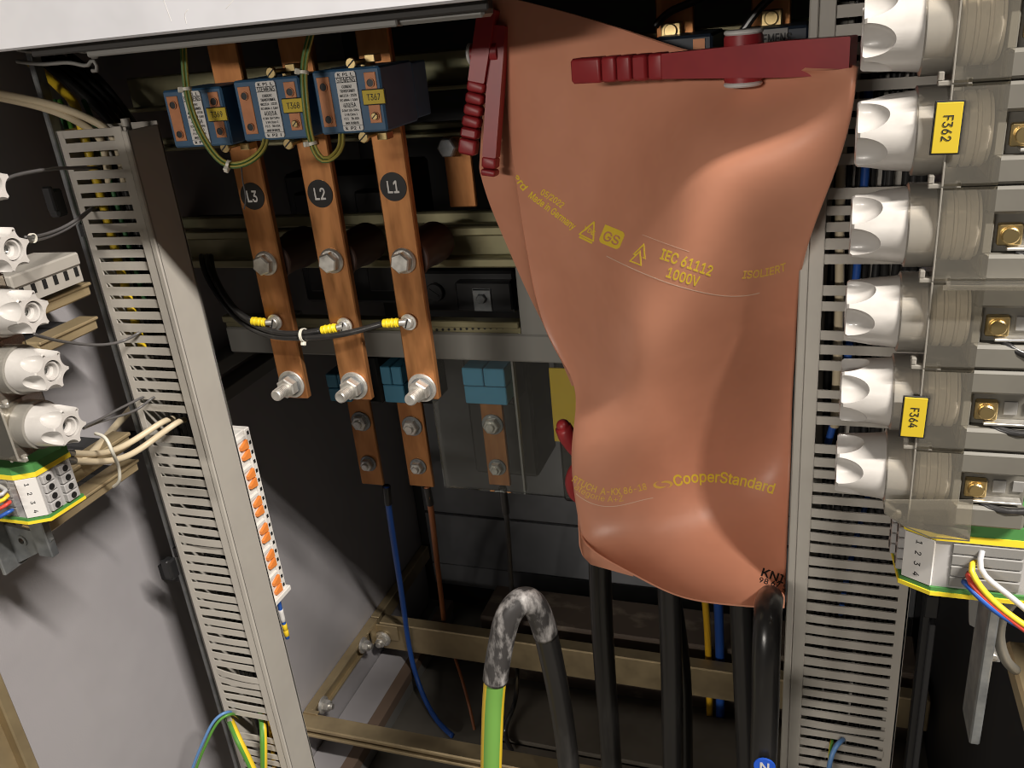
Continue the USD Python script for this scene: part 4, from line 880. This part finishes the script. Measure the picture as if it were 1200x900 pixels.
# ------------------------------------------------------------------ rails that run back along the left side panel
def depth_rail(lab, pa, pb, x, hz, xw, m='gold'):
    a, b = P(*pa, x=x), P(*pb, x=x)
    t = Thing('depth_rail', lab, 'rail')
    z = (a[2]+b[2])/2
    t.part('rail', box((x-xw, a[1]-.02, z-hz), (x, b[1]+.015, z+hz), .0015), m)
    t.part('edge', box((x-.002, a[1]-.02, z+hz*.55), (x+.003, b[1]+.015, z+hz), .001), m)
    t.part('wall_foot', box((XL, b[1]-.02, z-hz*.8), (x-xw+.001, b[1]+.0, z+hz*.8)), 'dark', False)
    t.part('wall_foot', box((XL, a[1]+.0, z-hz*.8), (x-xw+.001, a[1]+.02, z+hz*.8)), 'dark', False)
    return t
depth_rail('gold rail running back along the side panel beside the third left fuse', (52, 362), (92, 342), -.655, .0065, .02)
depth_rail('gold rail running back along the side panel beside the fourth left fuse', (66, 400), (101, 384), -.655, .0065, .02)
depth_rail('gold rail running back just above the beige cables on the left', (88, 560), (140, 520), -.650, .0085, .02)
depth_rail('long gold rail running back under the beige cables on the left', (66, 612), (150, 552), -.645, .0065, .02)
t = Thing('duct_stub', 'short grey slotted duct running back behind the second left fuse', 'cable duct')
a, b = P(36, 325, x=-.640), P(82, 312, x=-.640)
zt2, zm2, zb2 = P(60, 309, x=-.640)[2]+.002, P(60, 323, x=-.640)[2], P(60, 345, x=-.640)[2]
t.part('body', box((-.69, a[1]-.02, zb2), (-.6415, b[1]+.012, zm2)), 'duct', False)
t.part('cover', box((-.692, a[1]-.021, zm2), (-.639, b[1]+.013, zt2), .0015), 'duct')
for k in range(6):
    y0 = a[1]-.014+k*.0125; t.part('slot', box((-.6417, y0, zb2+.006), (-.6411, y0+.0045, zm2-.001)), 'ink', False)
t.part('wall_foot', box((XL, a[1], zb2+.002), (-.689, a[1]+.02, zm2-.002)), 'dark', False)

# upright strip behind the left duct, with clips
pr = P(165, 500, x=-.672)
t = Thing('mounting_strip', 'dull steel strip with black clips standing between side panel and left duct', 'strip')
t.part('strip', box((-.675, pr[1]-.006, .05), (-.669, pr[1]+.006, 1.7), .001), 'zinc')
for px, py in ((64, 238), (199, 668)):
    c = P(px, py, x=-.665); t.part('clip', cat(box(c+[-.008, -.003, -.013], c+[.004, .010, .012], .002), box(c+[-.004, -.007, -.007], c+[.006, -.002, .016], .0015)), 'black', label='black clip')
t.part('wall_foot', box((XL, pr[1]-.005, .1), (-.6745, pr[1]+.005, .13)), 'dark', False); t.part('wall_foot', box((XL, pr[1]-.005, 1.2), (-.6745, pr[1]+.005, 1.23)), 'dark', False)
# right-hand strip
t = Thing('mounting_strip', 'black upright strip standing just right of the right cable duct', 'strip')
a = P(1081, 720, y=.655); b = P(1096, 720, y=.655)
t.part('strip', box((a[0], .655, .05), (b[0]-.003, .665, 1.5), .001), 'black'); t.part('edge', box((b[0]-.004, .650, .05), (b[0]+.001, .668, P(1088, 728, y=.655)[2]), .0008), 'dark')
t.part('catch', box((a[0]-.001, .645, P(1080, 720, y=.65)[2]), (b[0]+.001, .656, P(1090, 694, y=.65)[2]), .0015), 'black')
for z in (.25, 1.3): t.part('wall_foot', box((b[0]-.006, .655, z), (XR, .667, z+.03)), 'dark', False)

# ------------------------------------------------------------------ small wires between the left fuses and the duct
def run(name, lab, cat_, pts, yd, r, m, n=10, group=None):
    return single(name, tube(pix(pts, yd), r, n), m, lab, cat_, group, smooth=True)
run('fuse_lead', 'dark grey lead from the topmost left fuse into the duct', 'wire', [(0, 217), (12, 208), (40, 201), (75, 197), (100, 197), (118, 196)], [.48, .52, .57, .615, .635, .655], .0016, 'greywire')
t = Thing('fuse_lead', 'pair of dark grey leads from the second left fuse into the duct', 'wire')
for o in (0, 4): t.part('lead', tube(pix([(30, 278+o*.6), (42, 277+o), (66, 270+o), (90, 257+o*.8), (106, 245+o*.3), (114, 242)], [.50, .54, .585, .618, .637, .655]), .0014, 10), 'greywire', True)
t.part('cable_tie', ringtie(P(38, 279, y=.53), X, .0030, .0022), 'tie')
run('fuse_lead', 'thin dark lead sagging from the third left fuse to the duct', 'wire', [(40, 392), (58, 397), (85, 402), (120, 404), (148, 398), (163, 390), (170, 387)], [.50, .53, .57, .605, .63, .638, .655], .0014, 'greywire')
run('fuse_lead', 'upper of two thin dark leads from the lowest left fuse to the duct', 'wire', [(98, 500), (120, 490), (140, 479), (158, 470), (166, 466), (174, 465)], [.54, .575, .605, .628, .637, .655], .0013, 'greywire')
run('fuse_lead', 'lower of two thin dark leads from the lowest left fuse to the duct', 'wire', [(98, 502), (118, 494), (145, 486), (165, 477), (178, 467), (186, 464)], [.54, .575, .605, .628, .637, .655], .0013, 'greywire')
for lab, pts, sl in (('upper beige cable with a black end sleeve entering the left duct', [(72, 531), (84, 531), (110, 532), (140, 525), (168, 509), (190, 495), (204, 490)], 0), ('lower beige cable with a black end sleeve entering the left duct', [(74, 540), (86, 540), (115, 541), (150, 534), (180, 515), (205, 497), (216, 492)], 1)):
    t = Thing('control_cable', lab, 'cable', 'beige control cables')
    pts3 = pix(pts, [.49, .51, .55, .59, .618, .637, .66]); t.part('insulation', tube(pts3, .0031, 14), 'beige', True)
    t.part('end_sleeve', tube(pts3[:2], .0037, 12), 'cable', True, label='black end sleeve')
t = Thing('control_cable', 'third beige cable passing behind the two that enter the left duct, tied with nylon', 'cable', 'beige control cables')
t.part('insulation', tube(pix([(100, 540), (112, 527), (126, 511), (142, 492), (170, 462)], [.55, .58, .62, .68, .70]), .0040, 12), 'beige', True)
c = [(112, 508), (124, 514), (131, 528), (139, 548), (140, 562), (133, 570)]
t.part('cable_tie', tube(pix(c, [.54, .536, .534, .55, .552, .56]), .0016, 8), 'tie', True)
for i, (lab, pts) in enumerate((('upper beige cable arching into the top of the left duct', [(-25, 103), (0, 110), (40, 118), (80, 129), (112, 143), (132, 160), (146, 215)]), ('lower beige cable arching into the top of the left duct', [(-25, 108), (0, 114), (40, 123), (78, 136), (104, 150), (118, 164), (128, 215)]))):
    run('control_cable', lab, 'cable', pts, [.60, .615, .635, .65, .66, .664, .664], .0036, 'beige', 14, 'beige control cables')
t = Thing('earth_wire', 'yellow-green earth cable dropping behind the beige cables into the left duct', 'wire')
striped(t, pix([(36, 74), (56, 90), (75, 108), (88, 124), (96, 150), (104, 180), (122, 245), (145, 330), (168, 410)], [.70, .69, .68, .672, .665, .662, .661, .661, .661]), .0042, 0.4, sect=((.28, 1.0), (0, .28)))
t = Thing('wire_bundle', 'dim green and beige wires inside the top of the left duct', 'wire')
for k, (px, m_) in enumerate(((78, 'dimgreen'), (84, 'green'), (95, 'beige'), (112, 'dimgreen'))):
    t.part('wire', tube(pix([(px-14, 118), (px, 150), (px+10, 185), (px+34, 270), (px+60, 360)], [.685, .674, .666, .664, .664]), .0024, 10), m_, True)
t = Thing('wire_bundle', 'dark wires behind the slots of the left duct', 'wire')
def duct_wires(t, x0, x1, z0, z1, n, y, seed, m='cable'):
    rg = np.random.default_rng(seed)
    for k in range(n):
        xk = x0+(x1-x0)*(k+.5)/n
        zs = np.linspace(z0, z1, 9); pts = np.stack([xk+.0016*rg.normal(size=9), y+.0014*rg.normal(size=9), zs], 1)
        t.part('wire', tube(pts, .0031, 8, step=.02), m if k % 5 else 'black', True)
duct_wires(t, XLB+.010, XLC-.020, .20, zt-.03, 11, .6725, 11)
t = Thing('wire_bundle', 'dark wires behind the slots of the right duct', 'wire')
duct_wires(t, XRC+.022, XRB-.008, .20, 1.30, 11, .6735, 12)
t = Thing('wire_pair', 'light blue and green-yellow wires leaving the bottom of the left duct to the left', 'wire')
wp_ = [(226, 905), (232, 888), (242, 865), (255, 843), (266, 836), (278, 840)]; yd_ = [.60, .605, .612, .622, .63, .66]
t.part('blue_wire', tube(pix([(a-1.5, b-1) for a, b in wp_], yd_), .0018, 10), 'skyblue', True); striped(t, pix([(a+2, b+1.5) for a, b in wp_], yd_), .0017)
t = Thing('earth_wire', 'curved green-yellow wire coming out of the gap low in the left duct', 'wire'); striped(t, pix([(268, 842), (272, 850), (280, 868), (290, 888), (302, 915)], [.66, .638, .625, .622, .62]), .0046, .5, sect=((0, .45), (.45, 1)))
t = Thing('earth_wire', 'straight green-yellow wire in the gap low in the left duct', 'wire'); striped(t, pix([(306, 836), (308, 850), (309, 880), (309, 920)], [.66, .645, .632, .63]), .0043, .2)
run('amber_wire', 'dim amber wire deep in the gap low in the left duct', 'wire', [(312, 800), (317, 850), (322, 900)], .668, .003, 'amber')
t = Thing('wire_pair', 'beige and blue wires seen through the broken fingers of the right duct', 'wire')
t.part('beige_wire', tube(pix([(992, 100), (985, 215), (984, 320), (982, 410), (978, 500)], .662), .0035, 10), 'beige', True)
t.part('blue_wire', tube(pix([(1018, 100), (1013, 215), (1003, 330), (990, 440), (970, 520)], .6635), .003, 10), 'bluewire', True)
run('blue_wire', 'blue wire seen through the slots low in the right duct', 'wire', [(1022, 560), (1012, 600), (996, 660), (985, 720)], .662, .0022, 'bluewire')
t = Thing('wire_pair', 'pale blue and green-yellow wires bending out of the right duct at the bottom edge', 'wire')
t.part('blue_wire', tube(pix([(991, 866), (986, 868), (979, 876), (973, 892), (970, 915)], [.66, .637, .628, .622, .62]), .0022, 10), 'skyblue', True); striped(t, pix([(975, 868), (973, 880), (971, 905)], [.642, .63, .626]), .0015)

# ------------------------------------------------------------------ terminal strip with orange levers, behind the left duct
xs = -.592
pts = [(281, 500), (327, 688)]
A_, B_ = P(289, 500, x=xs), P(335, 686, x=xs); yo = (A_[1]+B_[1])/2; zt3, zb3 = A_[2], B_[2]
t = Thing('terminal_strip', 'white terminal strip with pairs of orange levers behind the left duct', 'terminal strip')
t.part('body', box((xs-.030, yo-.038, zb3), (xs, yo-.009, zt3), .001), 'offwhite'); 
hs_ = t.part('hole_strip', box((xs-.028, yo-.009, zb3), (xs+.002, yo, zt3), .001), 'offwhite')
n3 = 18; pz = (zt3-zb3)/n3
for k in range(n3): hs_.part('hole', box((xs+.0016, yo-.0062, zt3-(k+.65)*pz), (xs+.0024, yo-.0028, zt3-(k+.30)*pz)), 'ink', False)
for k in range(6):
    zc3 = zt3-(3*k+1.9)*pz
    t.part('divider', extr([(0, 0), (.012, 0), (.012, .004), (0, .012)], .0016, [xs-.0004, yo-.010, zc3+1.25*pz], -Y, X) if False else box((xs-.001, yo-.030, zc3+1.05*pz), (xs+.0025, yo-.010, zc3+1.45*pz), .0006), 'offwhite', False)
    for d in (.55, -.45):
        z = zc3+d*pz
        t.part('lever', slab('', '', [(xs+.0002, yo-.010, z-.46*pz), (xs+.0002, yo-.010, z+.40*pz), (xs+.0002, yo-.0225, z+.02*pz), (xs+.0002, yo-.0225, z-.30*pz)], .0038, ''), 'orange', False, label='orange lever')
        t.part('wire_guide', slab('', '', [(xs+.0002, yo-.0125, z+.44*pz), (xs+.0002, yo-.0230, z+.08*pz), (xs+.0002, yo-.034, z+.12*pz), (xs+.0002, yo-.030, z+.46*pz)], .0034, ''), 'white', False)
e_ = t.part('end_bracket', box((xs-.03, yo-.040, zb3-.006), (xs+.006, yo+.003, zb3+.001), .001), 'offwhite')
t.part('wall_foot', box((XL, yo-.03, zb3+.01), (xs-.029, yo-.012, zb3+.03)), 'dark', False); t.part('wall_foot', box((XL, yo-.03, zt3-.03), (xs-.029, yo-.012, zt3-.01)), 'dark', False)
c = P(309, 560, x=xs); t.part('lens', cyl([xs-.012, yo, c[2]], [xs-.012, yo+.008, c[2]], .0085, 22, bev=.002), 'clearp')
t = Thing('marked_wire', 'blue wire with white and yellow marker sleeves hanging below the orange-lever strip', 'wire')
w_ = pix([(323, 690), (326, 702), (329, 716), (333, 732), (337, 748)], yo-.006)
t.part('insulation', tube(w_, .0026, 12), 'bluewire', True); wm_ = spline(w_)
k1, k2 = len(wm_)*40//100, len(wm_)*70//100
t.part('marker_sleeve', tube(wm_[k1:k2], .0032, 12, raw=True), 'white', True, label='white marker sleeve')
for k in range(3):
    i0 = k2+int((len(wm_)-k2)*k/3); i1 = max(i0+3, k2+int((len(wm_)-k2)*(k+.7)/3)); t.part('marker_sleeve', tube(wm_[i0:min(i1, len(wm_))], .0032, 12, raw=True), 'yel', True, label='yellow marker sleeve') if len(wm_[i0:min(i1, len(wm_))]) > 2 else None

# dim cables in the upper left, and spring clips under the header
t = Thing('cable_bundle', 'black cables sweeping down in the dark behind the top of the left duct', 'cable')
for k in range(4): t.part('cable', tube(pix([(40+14*k, 66), (75+13*k, 92), (112+10*k, 125), (138+8*k, 158), (152+6*k, 200)], .73+.01*k), .0045, 10), 'cable', True)
t = Thing('spring_clip', 'pair of grey bent sheet clips under the left end of the header', 'clip')
for a, b in ((58, 60), (72, 76)):
    q_ = pix([(20, a), (55, a+3), (85, b-2), (104, b), (108, b-6), (112, b-2), (114, b+6), (108, b+7)], .60); t.part('clip', tube(q_, .0016, 8), 'mid', True)

# ------------------------------------------------------------------ lower right corner
t = Thing('mounting_bracket', 'grey stepped metal bracket hanging below the right terminal block', 'bracket')
yq = .50
bp = [P(a, b, y=yq) for a, b in ((1136, 690), (1198, 690), (1186, 712), (1176, 735), (1172, 776), (1156, 774), (1154, 742), (1136, 732))]
t.part('plate', moved(trimesh.creation.extrude_polygon(Polygon([(p[0], p[2]) for p in bp]), .004), np.array([[1, 0, 0, 0], [0, 0, -1, yq+.004], [0, 1, 0, 0], [0, 0, 0, 1.0]])), 'mid', False)
c = P(1163, 768, y=yq); t.part('screw', cyl(c+Y*.001, c-Y*.003, .003, 14, bev=.0006), 'steel')
t.part('block', box(P(1146, 692, y=yq-.02), P(1192, 642, y=yq+.02), .002), 'termgrey')
run('control_cable', 'pale sheathed cable looping round at the right edge below the coloured wires', 'cable', [(1215, 690), (1195, 699), (1178, 716), (1171, 744), (1178, 772), (1190, 785)], [.47, .475, .48, .485, .49, .50], .0032, 'base', 14)
t = Thing('depth_rail', 'gold rail end cut off by the right edge of the picture', 'rail')
xq = .135
a, b = P(1180, 752, x=xq), P(1212, 822, x=xq)
zq = (a[2]+P(1200, 748, x=xq)[2])/2
t.part('rail', box((xq, b[1]-.30, a[2]-.016), (xq+.02, a[1]+.004, a[2]-.001), .002), 'gold'); t.part('wall_foot', box((xq+.019, a[1]-.03, a[2]-.014), (XR, a[1]+.0, a[2]-.003)), 'dark', False)
t.part('wall_foot', box((XR-.01, a[1]-.03, a[2]-.03), (XR+.001, .60, a[2])), 'dark', False)
single('side_profile', box((P(1186, 600, y=.52)[0], .52, P(1186, 690, y=.52)[2]), (P(1206, 600, y=.52)[0], .53, 1.6), .001), 'zinc', 'grey upright profile at the right edge behind the fuse bases', 'profile')

flush()
